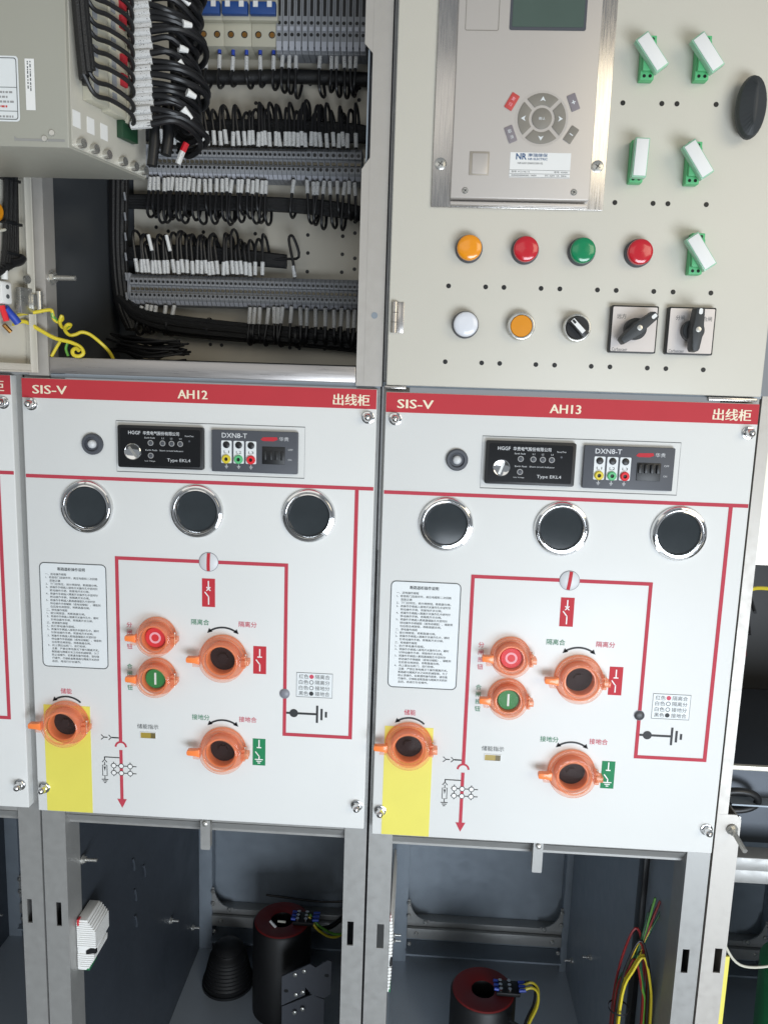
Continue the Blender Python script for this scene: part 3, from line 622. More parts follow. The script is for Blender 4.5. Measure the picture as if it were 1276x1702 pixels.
def rotary(u, label, ang, words):
    t = thing('rotary_switch', label, 'switch', dp(u, V2), 'square rotary switches on the AH13 door')
    MB().prism(rrect(-25, 25, -25, 25, 1.6), -8, 0).build('frame', 'black', t, .6)
    p = MB().prism(rrect(-23.4, 23.4, -23.4, 23.4, 1.2), -8.6, -8.02).build('plate', 'relay_plate', t)
    MB().lathe([(11.5, -8.7), (11.5, -17), (10.6, -18)], seg=36, cap1=True).build('hub', 'knob', t)
    pts = [(-5.2, -22), (-3.4, -23.4), (3.4, -23.4), (5.2, -22), (6.4, -6), (7.6, 0), (6.6, 6), (4.8, 20), (3.2, 23), (-3.2, 23), (-4.8, 20), (-6.6, 6), (-7.6, 0), (-6.4, -6)]
    top = [(x * .8, y * .96) for x, y in pts]
    hb = MB().prism(pts, -32, -18.05, top); hb.rot(ang); hb = hb.build('handle', 'knob', t, .9)
    w = MB().prism(rrect(-1.9, 1.9, -21.5, -15.5, 1.6), -32.5, -31.9); w.rot(ang); w.build('mark', 'white', hb)
    MB().lathe([(2.8, -31.9), (2.8, -32.6), (1.5, -32.8)], seg=14, cap1=True).build('screw', 'zinc', hb)
    for s_, uu, vv, w_ in words: MB().text(s_, uu, vv, w_, 5, -8.75).build('lettering', 'ink_grey', p)
    MB().text('Carbascaer', -22, 21.3, 16.5, 3.4, -8.75, 'l').build('lettering', 'ink_grey', p)
rotary(265, 'square rotary switch with its black handle turned to the upper right', .86, [('远方', -14, -13.5, 10)])
rotary(325.5, 'square rotary switch with its black handle upright, at the right end', .04, [('分闸', -12.5, -13.5, 9.5), ('合闸', 16, -13, 9.5)])

def terminal_link(u, v, ang, label):
    t = thing('link_terminal', label, 'terminal', dp(u, v), 'green link terminals on the AH13 door')
    b_ = MB().box(-7, 7, -21, 21, -11, 0).box(-6, 6, -14, 14, -16, -11.02).build('base', 'green', t, .9)
    for vv in (-17.5, 17.5):
        for uu in (-3, 3): MB().disc(1.7, (uu, vv, -11.2), 12).build('screw_hole', 'black', b_)
    s = MB().box(-7.4, 7.4, -19.2, 19.2, -25, -16.05); s.rot(ang); k = s.build('link_cover', 'green_clear', t, .8)
    s = MB().box(-6.2, 6.2, -17.8, 17.8, -26, -25.05); s.rot(ang); s.build('label_strip', 'white', k, .3)
terminal_link(257, -343, -.66, 'tilted green link terminal, upper left of the group beside the relay')
terminal_link(312, -343.5, -.66, 'tilted green link terminal, upper right of the group beside the relay')
terminal_link(254, -243, 0.03, 'upright green link terminal, the only one not tilted')
terminal_link(312, -242.5, -.62, 'tilted green link terminal right of the upright one')
terminal_link(323.5, -152, -.62, 'tilted green link terminal at the end of the upper lamp row')

t = thing('door_knob', 'black oval faceted door handle at the right of the AH13 door', 'handle', dp(363, -296))
MB().lathe([(8, 0), (8, -10)], seg=24).build('shank', 'black', t)
ov = lambda a, b_, n=28: [(a * math.cos(2 * PI * i / n), b_ * math.sin(2 * PI * i / n)) for i in range(n)]
mb = MB(); L = [(13, 27.5, -8), (14.9, 30.5, -11), (14.9, 30.5, -15), (13.4, 28.5, -19.5), (2, 19, -26), (.4, 17, -26.4)]
n = 28; vs = []
for a, b_, d in L: vs += [(x, y, d) for x, y in ov(a, b_)]
mb.add(vs, [[j * n + i, j * n + (i + 1) % n, (j + 1) * n + (i + 1) % n, (j + 1) * n + i] for j in range(len(L) - 1) for i in range(n)] + [list(range(n)), [(len(L) - 1) * n + i for i in range(n)]])
mb.build('grip', 'knob', t, smooth=False)

# ------------------------------------------------------------------ protection relay on the AH13 door
rl = thing('protection_relay', 'silver relay with round keypad and screen on the AH13 door', 'relay', dp(133, -198))
def rb(mb, name, m_, par=rl, **k): return mb.build(name, m_, par, at=(-133, 198, 0) if par is rl else (0, 0, 0), **k)
rb(MB().box(42, 224, -480, -195, -3, 0), 'mounting_plate', 'steel', bevel=.5)
rb(MB().box(61.5, 206.5, -480, -201.5, -16, -3.02), 'case', 'relay_face', bevel=1.4, seg=3)
rb(MB().box(62, 206, -199.6, -196.5, -10, -3.02), 'lower_trim', 'relay_face', bevel=.5)
sc_ = rb(MB().prism(rrect(114, 191, -470, -365, 2), -16.5, -16.02), 'screen_frame', 'device'); rb(MB().prism(rrect(116.5, 188.5, -468, -368, 1), -16.9, -16.52), 'screen', 'lcd', sc_)
cd = MB(); outline(cd, rrect(69.5, 103, -470, -364.5, 1.5), .7, -16.2); rb(cd, 'card_outline', 'key')
kc = (152.2, -281)
def seg_poly(r0, r1, a0, a1, n=8): return [(kc[0] + r1 * math.cos(a0 + (a1 - a0) * i / n), kc[1] + r1 * math.sin(a0 + (a1 - a0) * i / n)) for i in range(n + 1)] + [(kc[0] + r0 * math.cos(a1 + (a0 - a1) * i / n), kc[1] + r0 * math.sin(a1 + (a0 - a1) * i / n)) for i in range(n + 1)]
def wedge(i):
    a = -PI / 2 + i * PI / 2; r0, r1, g_ = 13.2, 24.6, 1.9
    f0 = PI / 4 - math.asin(g_ / r0); f1 = PI / 4 - math.asin(g_ / r1); N = 8
    return [(kc[0] + r1 * math.cos(a - f1 + 2 * f1 * k / N), kc[1] + r1 * math.sin(a - f1 + 2 * f1 * k / N)) for k in range(N + 1)] + [(kc[0] + r0 * math.cos(a + f0 - 2 * f0 * k / N), kc[1] + r0 * math.sin(a + f0 - 2 * f0 * k / N)) for k in range(N + 1)]
kp = rb(MB().lathe([(27, -16.2), (.2, -16.2)], (kc[0], kc[1], 0), 40), 'keypad_ground', 'relay_face')
for i in range(4):
    a = -PI / 2 + i * PI / 2
    k = rb(MB().prism(wedge(i), -17, -16.25), 'arrow_key', 'key', bevel=.25)
    q = MB(); c = (kc[0] + 18.3 * math.cos(a), kc[1] + 18.3 * math.sin(a))
    q.flat([(3.2, 0), (-1.6, 2.8), (-.4, 0), (-1.6, -2.8)], -17.15); q.rot(a); q.v = [(x + c[0], y + c[1], d) for x, y, d in q.v]
    k2 = MB(); k2.v, k2.f, k2.m = q.v, q.f, q.m; rb(k2, 'arrow', 'card', k)
k = rb(MB().lathe([(10.2, -16.25), (10.2, -17), (9.9, -17.2)], (kc[0], kc[1], 0), 32, cap1=True), 'enter_key', 'key')
rb(MB().text('确认', kc[0], kc[1], 6.5, 3, -17.35), 'lettering', 'card', k)
for (du, dv, m_, a, s_) in ((-31.5, -16, 'key_red', .52, '复归'), (31.2, -16.2, 'key_purple', -.40, '+'), (-31, 15.6, 'key_purple', -.40, '取消'), (31, 15, 'key', .55, '-')):
    c = (kc[0] + du, kc[1] + dv); q = MB().prism(rrect(c[0] - 4.4, c[0] + 4.4, c[1] - 8.2, c[1] + 8.2, .8), -17, -16.25); q.rot(a, c); k = rb(q, 'side_key', m_, bevel=.2)
    q = MB()
    if len(s_) == 1: q.rect(c[0] - 2, c[0] + 2, c[1] - .5, c[1] + .5, -17.15); (q.rect(c[0] - .5, c[0] + .5, c[1] - 2, c[1] + 2, -17.18) if s_ == '+' else None)
    else: q.text(s_[0], c[0], c[1] - 3, 0, 3.6, -17.15); q.text(s_[1], c[0], c[1] + 3, 0, 3.6, -17.15)
    q.rot(a, c); rb(q, 'lettering', 'pink' if m_ == 'key_red' else 'card', k)
lb = rb(MB().box(122, 184.5, -248, -223, -16.35, -16.02), 'nameplate', 'white')
q = MB(); q.text('NR', 128, -244, 11, 6.2, -16.5, 'l', .03); q.text('南瑞继保', 140.5, -245.4, 20, 3.6, -16.5, 'l', .01); q.text('NR ELECTRIC', 140.5, -241.6, 20, 2.2, -16.5, 'l', .02)
rb(q, 'logo', 'blue_ink', lb)
q = MB(); q.text('NR365012000GG00102', 130, -237.4, 26, 1.9, -16.5, 'l'); q.text('型号: PCS-9611S', 124, -229, 19, 1.8, -16.5, 'l'); q.text('序号: 42000', 168, -229, 14, 1.8, -16.5, 'l'); q.text('0000000000000 / 0000', 124, -225.4, 26, 1.6, -16.5, 'l'); q.text('DC 220V  5A  50Hz', 159, -225.4, 22, 1.6, -16.5, 'l')
for v in (-230.8, -227.2, -223.8): q.rect(122, 184.4, v, v + .3, -16.45)
rb(q, 'lettering', 'ink', lb)
k = rb(MB().box(80, 100.5, -248, -224.5, -16.8, -16.02), 'port_cover', 'relay_face2', bevel=.4)
rb(MB().prism(rrect(83, 99, -246, -226, 1), -17.4, -16.82), 'port_flap', 'relay_face', k, bevel=.3)
def screw(u, v, d, r, par):
    s = MB().lathe([(r, d), (r, d - 1), (r * .7, d - 1.8)], (u, v, 0), 20, cap1=True); s = rb(s, 'screw', 'zinc', par)
    x = MB().box(u - r * .5, u + r * .5, v - .35, v + .35, d - 2, d - 1.82).box(u - .35, u + .35, v - r * .5, v + r * .5, d - 2.05, d - 1.83); x.rot(.6, (u, v)); rb(x, 'cross_slot', 'black', s)
screw(77, -209, -16, 3.2, rl); screw(190, -209.5, -16, 3.2, rl); screw(50, -238.5, -3, 6.2, rl); screw(215, -239, -3, 6.2, rl)
# ------------------------------------------------------------------ inside the open AH12 compartment
def zx(z): return 200 + z / 2.774              # (columns of the wires, read along the strips)
def col_u(x, d=190): return 462.2 + (x - 638) * (891 + d) / 1302 * .985 + 35.5 - 0.0
MP = 232.5                                     # face of the mounting plate
# terminal strips: one mesh per kind of terminal, shared by its copies
def terminal_mesh(w, h, wide=False):
    mb = MB(); w2 = w / 2 - .25
    prof = [(-h / 2, -4), (-h / 2, -30), (-h * .36, -38), (-h * .2, -40), (-h * .2, -40), (-h * .14, -40), (-h * .13, -33), (h * .13, -33), (h * .14, -40), (h * .3, -40), (h * .36, -38), (h / 2, -32), (h / 2, -4)]
    n = len(prof); mb.add([(u, v, d) for u in (-w2, w2) for v, d in prof], [list(range(n)), list(range(n, 2 * n))[::-1]] + [[i, n + i, n + (i + 1) % n, (i + 1) % n] for i in range(n)])
    mb.mi = 1
    r = 1.9 if not wide else 2.4
    for v in (-h * .24, h * .2): mb.lathe([(r, 0)], (0, v, -40.2), 10, cap0=True)
    mb.mi = 2; mb.box(-w2 * .7, w2 * .7, -1.6, 1.6, -36.5, -33.02)
    mb.mi = 3; mb.add([(-w2 * .9, h * .375, -38.1), (w2 * .9, h * .375, -38.1), (w2 * .9, h * .485, -33), (-w2 * .9, h * .485, -33)], [[0, 1, 2, 3]])
    return mb.mesh('terminal', ['terminal', 'black', 'bridge', 'terminal_marker'], smooth=False)
T62 = terminal_mesh(6.2, 40); T82 = terminal_mesh(8.2, 41, True)
def strip(label, v, u0, n1, n2, grp='terminal strips in the AH12 compartment', slope=0):
    L = n1 * 6.2 + n2 * 8.2
    t = thing('terminal_strip', label, 'terminals', (u0 + L / 2, v, MP), grp)
    MB().box(-L / 2 - 6, L / 2 + 3, -17, 17, -3.9, 0).build('rail', 'zinc', t)
    u = -L / 2
    for i in range(n1): link('terminal', T62, t, (u + 3.1, 0, 0)); u += 6.2
    for i in range(n2): link('terminal', T82, t, (u + 4.1, 0, 0)); u += 8.2
    MB().prism([(-L / 2 - 5, -21), (-L / 2 - .3, -21), (-L / 2 - .3, 21), (-L / 2 - 5, 21)], -36, -4).build('end_stop', 'terminal', t, .6)
    for a in range(0, 3):   # grey cable covers lying over the upper edge
        pass
    return t
strip('middle grey terminal strip under the long row of black wire loops', -290, 84, 34, 9)
strip('lowest grey terminal strip, the longest, above the thick wire bundle', -124, 57, 51, 0)
# tall test terminals, upper right
t = thing('test_terminal_strip', 'tall grey test terminals right of the circuit breakers', 'terminals', (313, -430, MP))
MB().box(-56, 58, -60, -30, -3.9, 0).build('rail', 'zinc', t)
mb = MB(); mb.box(-3.8, 3.8, -78, 0, -44, -4).box(-3.8, 3.8, -1, 7, -38, -10)
mb.mi = 1; mb.lathe([(2.3, 0)], (0, -28, -44.2), 10, cap0=True); mb.box(-2, 2, -62, -36, -44.3, -44.05); mb.lathe([(2.3, 0)], (0, -14, -44.2), 10, cap0=True)
mb.mi = 2; mb.box(-2.4, 2.4, -23, -18, -46, -44.05); mb.box(-3, 3, -6, 5, -44.6, -44.02)
tm = mb.mesh('test_terminal', ['terminal', 'black', 'terminal_marker'], smooth=False)
for i in range(14): link('test_terminal', tm, t, (-54 + i * 8.3, 0, 0))
# circuit breakers
for i in range(3):
    t = thing('circuit_breaker', ['cream two pole circuit breaker, left of the three', 'cream two pole circuit breaker, middle of the three', 'cream two pole circuit breaker beside the test terminals'][i], 'breaker', (169.5 + i * 35.6, -430, MP), 'cream circuit breakers in the AH12 compartment')
    MB().box(-17.7, 17.7, -82, 0, -42, 0).build('body', 'cream', t, .8)
    MB().box(-17.7, 17.7, -54, -27, -52, -42.02).build('nose', 'cream', t, .8)
    tg = MB().box(-16.5, 16.5, -46, -31, -60, -52.02).build('toggle', 'blue', t, 1.2)
    for q in (-8.8, 8.8):
        MB().box(q - 3, q + 3, -46, -39, -61.2, -60.05).build('toggle_mark', 'white', tg)
        sc = MB().lathe([(4.2, -42.1), (4.2, -42.6), (3.4, -42.6), (3.2, -42.2)], (q, -14, 0), 18).build('screw_well', 'black', t)
        MB().disc(3.1, (q, -14, -42.3), 14).build('screw', 'brass', sc)
        MB().lathe([(2.6, -8), (2.2, 3), (1.6, 8)], (q, 4, -30), 12, 'v', True, True).build('ferrule', 'navy', t)

def harness(label, at_, group='black wire harnesses in the AH12 compartment'):
    return thing('wire_harness', label, 'wires', at_, group)
def rbuild(mb, name, m_, t, base):   # row coordinates -> harness coordinates
    mb.v = [(u - base[0], v - base[1], d - base[2]) for u, v, d in mb.v]; return mb.build(name, m_, t)
def wire_up(t, base, u, v0, vt, d0=194, lean=0, tall=0, r=1.95, sl=17, sgn=-1):
    # out of the terminal, through its sleeve, round a loop and back into the bundle
    j = random.uniform(-3.5, 3.5); k = lean + random.uniform(-1.2, 1.2); v0 += random.uniform(-1.5, 1.0); vt += random.uniform(-4, 4)
    s0 = v0 + sgn * 2; s1 = v0 + sgn * (2 + sl)
    pts = [(u, v0, d0), (u + k * .5, s1, d0 - 2), (u + k + j * .4, vt - sgn * 8, d0 - 4), (u + k + j + 1, vt + sgn * tall, d0 + 5), (u + k + j + 3, vt - sgn * 5, d0 + 17), (u + k + 3, vt - sgn * 22, d0 + 27)]
    w = rbuild(MB().tube(pts, r, 7, 4), 'wire', 'wire', t, base)
    rbuild(MB().tube([(u, s0, d0 + .0), (u + k * .5, s1, d0 - 2)], 2.75, 8, smooth=False), 'marker_sleeve', 'sleeve', w, base)
U = lambda x, d=188: 462.2 + ((x - 638) / 1302) * (891 + d) * 1.0
def XU(x, y, d):                      # column of a wire at the depth it stands
    rr = Vector(((x - 638) / 1301.97, (y - 851) / 1301.97, 1))
    ru = 0.99820533 * rr.x + 0.03998198 * rr.y - 0.044582 * rr.z; rd = 0.05033326 * rr.x - 0.15681322 * rr.y + 0.98634486 * rr.z
    return 462.218 + ru * (d + 891.05) / rd
# breaker wires
hb = (230, -408, 215); t = harness('short black wire loops hanging under the circuit breakers', hb)
for i in range(6): wire_up(t, hb, 160.7 + i * 17.8, -424, -386, 202, random.uniform(-1, 1), r=2, sgn=1)
for x in (470, 481, 492, 532, 551, 560, 572, 582, 592): wire_up(t, hb, XU(x, 85, 200), -426, random.uniform(-385, -376), 200, random.uniform(-1, 2), r=2, sgn=1)
rbuild(MB().tube([(140, -404, 222), (200, -404, 222), (270, -407, 224), (378, -404, 224)], 9, 12), 'trunk', 'trunk', t, hb)
# middle strip, above
hb = (230, -336, 215); t = harness('long row of black wire loops above the middle terminal strip', hb)
for z in (195, 212, 230, 252, 270, 290, 318, 340, 358, 385, 405, 435, 465, 490, 520, 548, 575, 595, 612, 636, 655, 670, 690, 718, 738, 762, 780, 798, 820, 838, 855, 880, 902, 925, 955, 985, 1008, 1030, 1048, 1088):
    wire_up(t, hb, XU(zx(z), 228, 192), -308, random.uniform(-366, -352), 192, random.uniform(-4, 2), random.uniform(0, 2))
for k in range(5):
    rbuild(MB().tube([(60, -338 + 3 * k, 214 + 2 * k), (150, -342 + 4 * k, 212), (250, -345 + 4.5 * k, 214), (330, -343 + 4 * k, 214), (372, -340 + 3 * k, 218), (384, -330, 224)], 5.2, 9), 'trunk', 'trunk', t, hb)
# middle strip, below
hb = (230, -245, 215); t = harness('row of black wire loops hanging under the middle terminal strip', hb)
for z in (140, 158, 175, 205, 222, 242, 262, 280, 300, 320, 340, 365, 390, 415, 445, 470, 490, 515, 545, 562, 590, 612, 632, 655, 672, 800, 860, 890, 910, 940, 965, 1000, 1035, 1055, 1080):
    wire_up(t, hb, XU(zx(z), 305, 192), -269, random.uniform(-222, -212), 192, random.uniform(-3, 3), random.uniform(0, 2), sgn=1)
for k in range(4):
    rbuild(MB().tube([(40, -246 + 3 * k, 212 + k), (120, -246 + 4 * k, 208), (250, -246 + 3.4 * k, 210), (330, -243 + 4 * k, 212), (384, -236 + 3 * k, 222)], 4.6, 9), 'trunk', 'trunk', t, hb)
# lowest strip, above
hb = (160, -176, 215); t = harness('row of black wire loops above the lowest terminal strip', hb)
for z in (80, 100, 118, 132, 150, 168, 185, 205, 220, 250, 270, 290, 310, 335, 355, 375, 398, 412, 430, 450, 475, 495, 520, 540, 560, 580, 600, 622, 655):
    wire_up(t, hb, XU(zx(z), 445, 192), -143, random.uniform(-200, -188), 192, random.uniform(-4, 2), random.uniform(0, 2))
for k in range(4):
    rbuild(MB().tube([(36, -178 + 3 * k, 214), (120, -181 + 4.5 * k, 210), (200, -178 + 4 * k, 212), (268, -172 + 3 * k, 214)], 5, 9), 'trunk', 'trunk', t, hb)
w = rbuild(MB().tube([(XU(490, 458, 194), -143, 194), (XU(488, 440, 190), -160, 190), (XU(480, 410, 188), -192, 188), (XU(487, 403, 190), -196, 192), (XU(496, 425, 196), -172, 200), (XU(470, 437, 205), -170, 208), (XU(440, 438, 212), -168, 213), (262, -168, 214)], 1.9, 8), 'wire', 'wire', t, hb)
rbuild(MB().tube([(XU(490, 458, 194), -145, 194), (XU(487, 441, 190), -159, 190)], 2.7, 8, smooth=False), 'marker_sleeve', 'sleeve', w, hb)
for x in (250, 280):
    rbuild(MB().tube([(XU(x - 3, 408, 184), -193, 184), (XU(x + 3, 432, 184), -173, 184)], 2.4, 8, smooth=False), 'loose_sleeve', 'white', t, hb)
# lowest strip, below, with the thick bundle
hb = (200, -75, 215); t = harness('thick black wire bundle running along under the lowest terminal strip', hb)
for z in (100, 125, 145, 165, 210, 250): wire_up(t, hb, XU(zx(z), 510, 194), -104, -66, 194, random.uniform(-7, -2), sgn=1)
for z in (600, 622, 645, 685, 710, 730, 750, 790): wire_up(t, hb, XU(zx(z), 520, 194), -106, -54, 192, random.uniform(-4, 1), sgn=1, sl=22)
for z in (830, 860, 900, 945, 985, 1020, 1050, 1080): wire_up(t, hb, XU(zx(z), 520, 194), -106, -58, 194, random.uniform(-2, 5), r=2.6, sgn=1, sl=24)
for k in range(7):
    a = 2 * PI * k / 7
    rbuild(MB().tube([(40, -112 + 4 * math.cos(a), 205 + 8 * math.sin(a)), (70, -88 + 7 * math.cos(a), 198 + 8 * math.sin(a)), (120, -77 + 9 * math.cos(a), 196 + 9 * math.sin(a)), (220, -70 + 8 * math.cos(a), 200 + 8 * math.sin(a)), (300, -66 + 8 * math.cos(a), 206 + 8 * math.sin(a)), (386, -60 + 8 * math.cos(a), 214 + 8 * math.sin(a))], 5.5, 8), 'trunk', 'trunk', t, hb)
for u in (110, 165, 225, 285): rbuild(MB().lathe([(14.6, -1.5), (14.6, 1.5)], (u, -77 + (u - 110) * .06, 197 + (u - 110) * .05), 18, 'u').build('cable_tie_tmp', 'black') if False else MB().lathe([(15.2, -1.4), (15.2, 1.4)], (u, -77 + (u - 110) * .06, 197 + (u - 110) * .04), 18, 'u'), 'cable_tie', 'black', t, hb)
# vertical riser
hb = (40, -170, 205); t = harness('vertical black wire bundle climbing the left side of the compartment', hb)
for k in range(9):
    a = 2 * PI * k / 9
    rbuild(MB().tube([(44 + 8 * math.cos(a), -380, 205 + 8 * math.sin(a)), (40 + 9 * math.cos(a), -250, 205 + 8 * math.sin(a)), (38 + 8 * math.cos(a), -170, 206 + 8 * math.sin(a)), (44 + 8 * math.cos(a), -105, 205 + 8 * math.sin(a)), (58 + 6 * math.cos(a), -70, 200 + 6 * math.sin(a))], 4.4, 8), 'trunk', 'trunk', t, hb)
for k in range(8): rbuild(MB().tube([(52, -300 + k * 26, 192), (54, -290 + k * 26, 190)], 1.4, 6, smooth=False), 'cable_tie', 'terminal', t, hb)
# cut wire tails lying on the compartment floor
hb = (110, -30, 150); t = harness('loose cut ends of black wire lying at the bottom left', hb, 'black wire harnesses in the AH12 compartment')
for k in range(26):
    y = random.uniform(-52, -27); d = random.uniform(120, 175)
    w = rbuild(MB().tube([(40 + random.uniform(-8, 14), y - 10, d + 40), (70, y - random.uniform(0, 12), d + 15), (105, y + random.uniform(-3, 3), d), (140 + random.uniform(-6, 14), y * .7 - 14 + random.uniform(-5, 5), d - 6)], 1.6, 6), 'wire_tail', 'wire', t, hb)
# ------------------------------------------------------------------ open door of AH12 and the relay case on it
da = math.atan2(31.5, 110)              # the door stands open past a right angle
od = thing('cabinet_door', 'open grey upper door at the left edge seen from inside', 'door', (23, -6, -4))
od.rotation_euler = (0, 0, -da)
# local: along -d from the hinge, inner face towards +u
MB().box(-16, -14.4, -500, 0, -400, 0).build('sheet', 'door', od)
MB().box(-14.3, 0, -500, 0, -2, 0).build('hinge_flange', 'door', od, .4)
MB().box(-1.6, 0, -500, 0, -10.5, -2.1).build('lip', 'door', od, .4)
MB().box(-14.3, 0, -2, 0, -400, -10.7).build('bottom_flange', 'door', od, .4)
MB().box(-1.6, 0, -9.5, -2.1, -400, -10.7).build('lip', 'door', od, .4)
hg = MB().box(-6, 1.2, -92, -64, -24, -6).build('hinge_leaf', 'zinc', od, .8)
MB().lathe([(3.6, -90), (3.6, -66)], (3, 0, 2), 14, 'v', True, True).build('hinge_barrel', 'zinc', hg)
MB().box(0, 4, -86, -70, -8, 8).build('hinge_arm', 'zinc', hg, .5)
MB().lathe([(4.6, 0), (4.6, 3)], (0, -101, -14), 16, 'u', True, True).build('bolt', 'zinc', od)
for k in range(6): MB().tube([(-9 + 3 * (k % 2), -420, -16 - 3 * k), (-8 + 3 * (k % 2), -240, -15 - 3 * k), (-8, -150, -17 - 3 * k), (-6, -118 + 2 * k, -22 - 4 * k), (-4, -112 + 3 * k, -40 - 4 * k)], 2.9, 8).build('wire_run', 'trunk', od)
for v in (-205, -160, -128): MB().box(-12, -3, v, v + 3, -36, -12).build('cable_tie', 'black', od, .5)
MB().tube([(-3, -124, -14), (-2, -119, -20), (-2, -116, -30)], 4.5, 10).build('wire_run', 'wire', od)
MB().lathe([(10.5, -13), (10.5, -6), (8, -4)], (0, 0, 0), 22, 'u', True, True).build('button_back', 'button_amber', od, at=(0, -167, -46))
MB().tube([(-9, -152, -24), (-7, -150, -34), (-7, -146, -46)], 1.6, 8).build('white_lead', 'wire_white', od)
ws = MB().prism(rrect(-14, -3, -96, -72, 3), -46, -32).build('terminal_back', 'white', od, 1)
for vv in (-90, -80): MB().lathe([(2.4, -2.9), (2.4, -2.6)], (0, vv, -38), 12, 'u', True, True).build('bore', 'ink_grey', ws)
MB().lathe([(3.6, -110), (3.6, -98)], (-6, 0, -38), 12, 'v', True, True).build('white_boot', 'white', od)
MB().tube([(-5, -68, -40), (-4, -62, -34), (-2, -57, -30), (-1, -53, -27)], 4.2, 10).build('blue_lug', 'navy', od)
MB().tube([(-6, -70, -44), (-5, -62, -42), (-4, -54, -40)], 3.2, 8).build('red_lug', 'button_red', od)
MB().tube([(-6, -50, -42), (-5, -46, -38), (-4, -43, -35)], 2.6, 8).build('copper_end', 'brass', od)

V_ = -207
FP = [(133.5, -155), (165, -45), (4, -45), (-30, -158)]
bx = thing('relay_case', 'grey relay case hanging on the open door at the upper left', 'relay', (80, V_, -100))
def cb(mb, name, m_, par=bx, **k):
    if par is bx: return mb.build(name, m_, par, at=(-80, -V_, 100), **k)
    return mb.build(name, m_, par, **k)
mb = MB(); vs = [(u, v, d) for v in (V_, -480) for u, d in FP]
mb.add(vs, [[0, 1, 2, 3], [7, 6, 5, 4]] + [[i, (i + 1) % 4, 4 + (i + 1) % 4, 4 + i] for i in range(4)])
cb(mb, 'housing', 'box_grey', bevel=1.2)
ax = Vector((31.5, 110)).normalized(); nr = Vector((ax.y, -ax.x))       # along and out of the rear face
def R3(s, out, v): q = Vector(FP[0]) + ax * s + nr * out; return (q.x, v, q.y)
def rbox(mb, s0, s1, v0, v1, o0, o1):
    return mb.add([R3(s, o, v) for o in (o1, o0) for v in (v0, v1) for s in (s0, s1)], [[0, 1, 3, 2], [4, 6, 7, 5], [0, 2, 6, 4], [1, 5, 7, 3], [0, 4, 5, 1], [2, 3, 7, 6]])
cb(rbox(MB(), 3, 113, V_ - 270, V_ - 2, .3, 1.5), 'rear_plate', 'rear_paint')
for i, s in enumerate((12, 30, 48, 72, 90, 106)):
    k = MB()
    q = [R3(s, o, V_ - 7) for o in (1.5, 7)]
    k.tube(q, 4.2, 10, smooth=False); cb(k, 'rear_screw', 'zinc')
for s in (9, 28, 47): cb(rbox(MB(), s - 5, s + 5, V_ - 34, V_ - 20, 1.6, 2), 'white_sticker', 'white')
# label and sticker on the side towards the viewer
u0, d0 = FP[0]; u1, d1 = FP[3]
def F3(u, v, o): f = (u0 - u) / (u0 - u1); return (u, v, d0 + (d1 - d0) * f - o)
def fpoly(mb, poly, o): return mb.add([F3(u, v, o) for u, v in poly], [list(range(len(poly)))])
lbp = fpoly(MB(), rrect(30, 90, -283, -228, 3), .5); lb = cb(lbp, 'nameplate', 'card')
mb = MB(); P1 = rrect(31.5, 88.5, -281.5, -229.5, 2.4); n = len(P1); P2 = rrect(32.2, 87.8, -280.8, -230.2, 2)
mb.add([F3(u, v, .7) for u, v in P1 + P2], [[i, (i + 1) % n, n + (i + 1) % n, n + i] for i in range(n)]); cb(mb, 'border', 'ink_grey', lb)
mb = MB()
for v in (-257, -237): fpoly(mb, [(32, v), (88, v), (88, v + .5), (32, v + .5)], .7)
cb(mb, 'rule', 'ink_grey', lb)
for m_, v_, e_ in (('ink_grey2', -253.5, 82), ('ink_grey2', -249.5, 80), ('ink_grey2', -245.5, 84), ('key_red', -241.5, 78), ('ink_grey2', -233, 85)):
    mb = MB(); u_ = 60.0
    while u_ < e_:
        w_ = random.uniform(1, 3.4); fpoly(mb, [(u_, v_), (u_ + w_, v_), (u_ + w_, v_ + 1.7), (u_, v_ + 1.7)], .7); u_ += w_ + random.uniform(.5, 1.2)
    cb(mb, 'print', m_, lb)
st = cb(fpoly(MB(), [(96, -281), (104.5, -281), (104.5, -238), (96, -238)], .5), 'sticker', 'white')
mb = MB()
for u_ in (98, 100.4):
    v_ = -279.0
    while v_ < -255: w_ = random.uniform(1, 3); fpoly(mb, [(u_, v_), (u_ + 1, v_), (u_ + 1, v_ + w_), (u_, v_ + w_)], .7); v_ += w_ + random.uniform(.5, 1.4)
cb(mb, 'print', 'ink_grey', st)
for (u, v) in ((119, -219), (112, -214)): cb(MB().tube([F3(u, v, 0), F3(u, v, 2)], 2.4, 12, smooth=False), 'side_screw', 'zinc')
cb(fpoly(MB(), [(84, -216), (86, -214), (130, -214), (130, -212), (84, -212)], .3), 'edge_line', 'galv')
# plug-in connectors on the rear
for i in range(3):
    s = 18 + i * 26
    c = cb(rbox(MB(), s, s + 24, -420, V_ - 46 + i * 2, 1.6, 12), 'connector', 'cream', bevel=.6)
    for j in range(10): cb(rbox(MB(), s + 3, s + 9, V_ - 62 - j * 16, V_ - 52 - j * 16, 12.05, 12.8), 'clamp', 'terminal', c)
    for j in range(9):
        if i and (j * 7 + i) % 3 != 1: cb(rbox(MB(), s + 15, s + 23, V_ - 66 - j * 17, V_ - 55 - j * 17, 12.05, 15), 'latch', 'label_red', c)
cb(rbox(MB(), 66, 90, V_ - 44, V_ - 28, 1.6, 9), 'earth_plug', 'plug_green', bevel=.6)
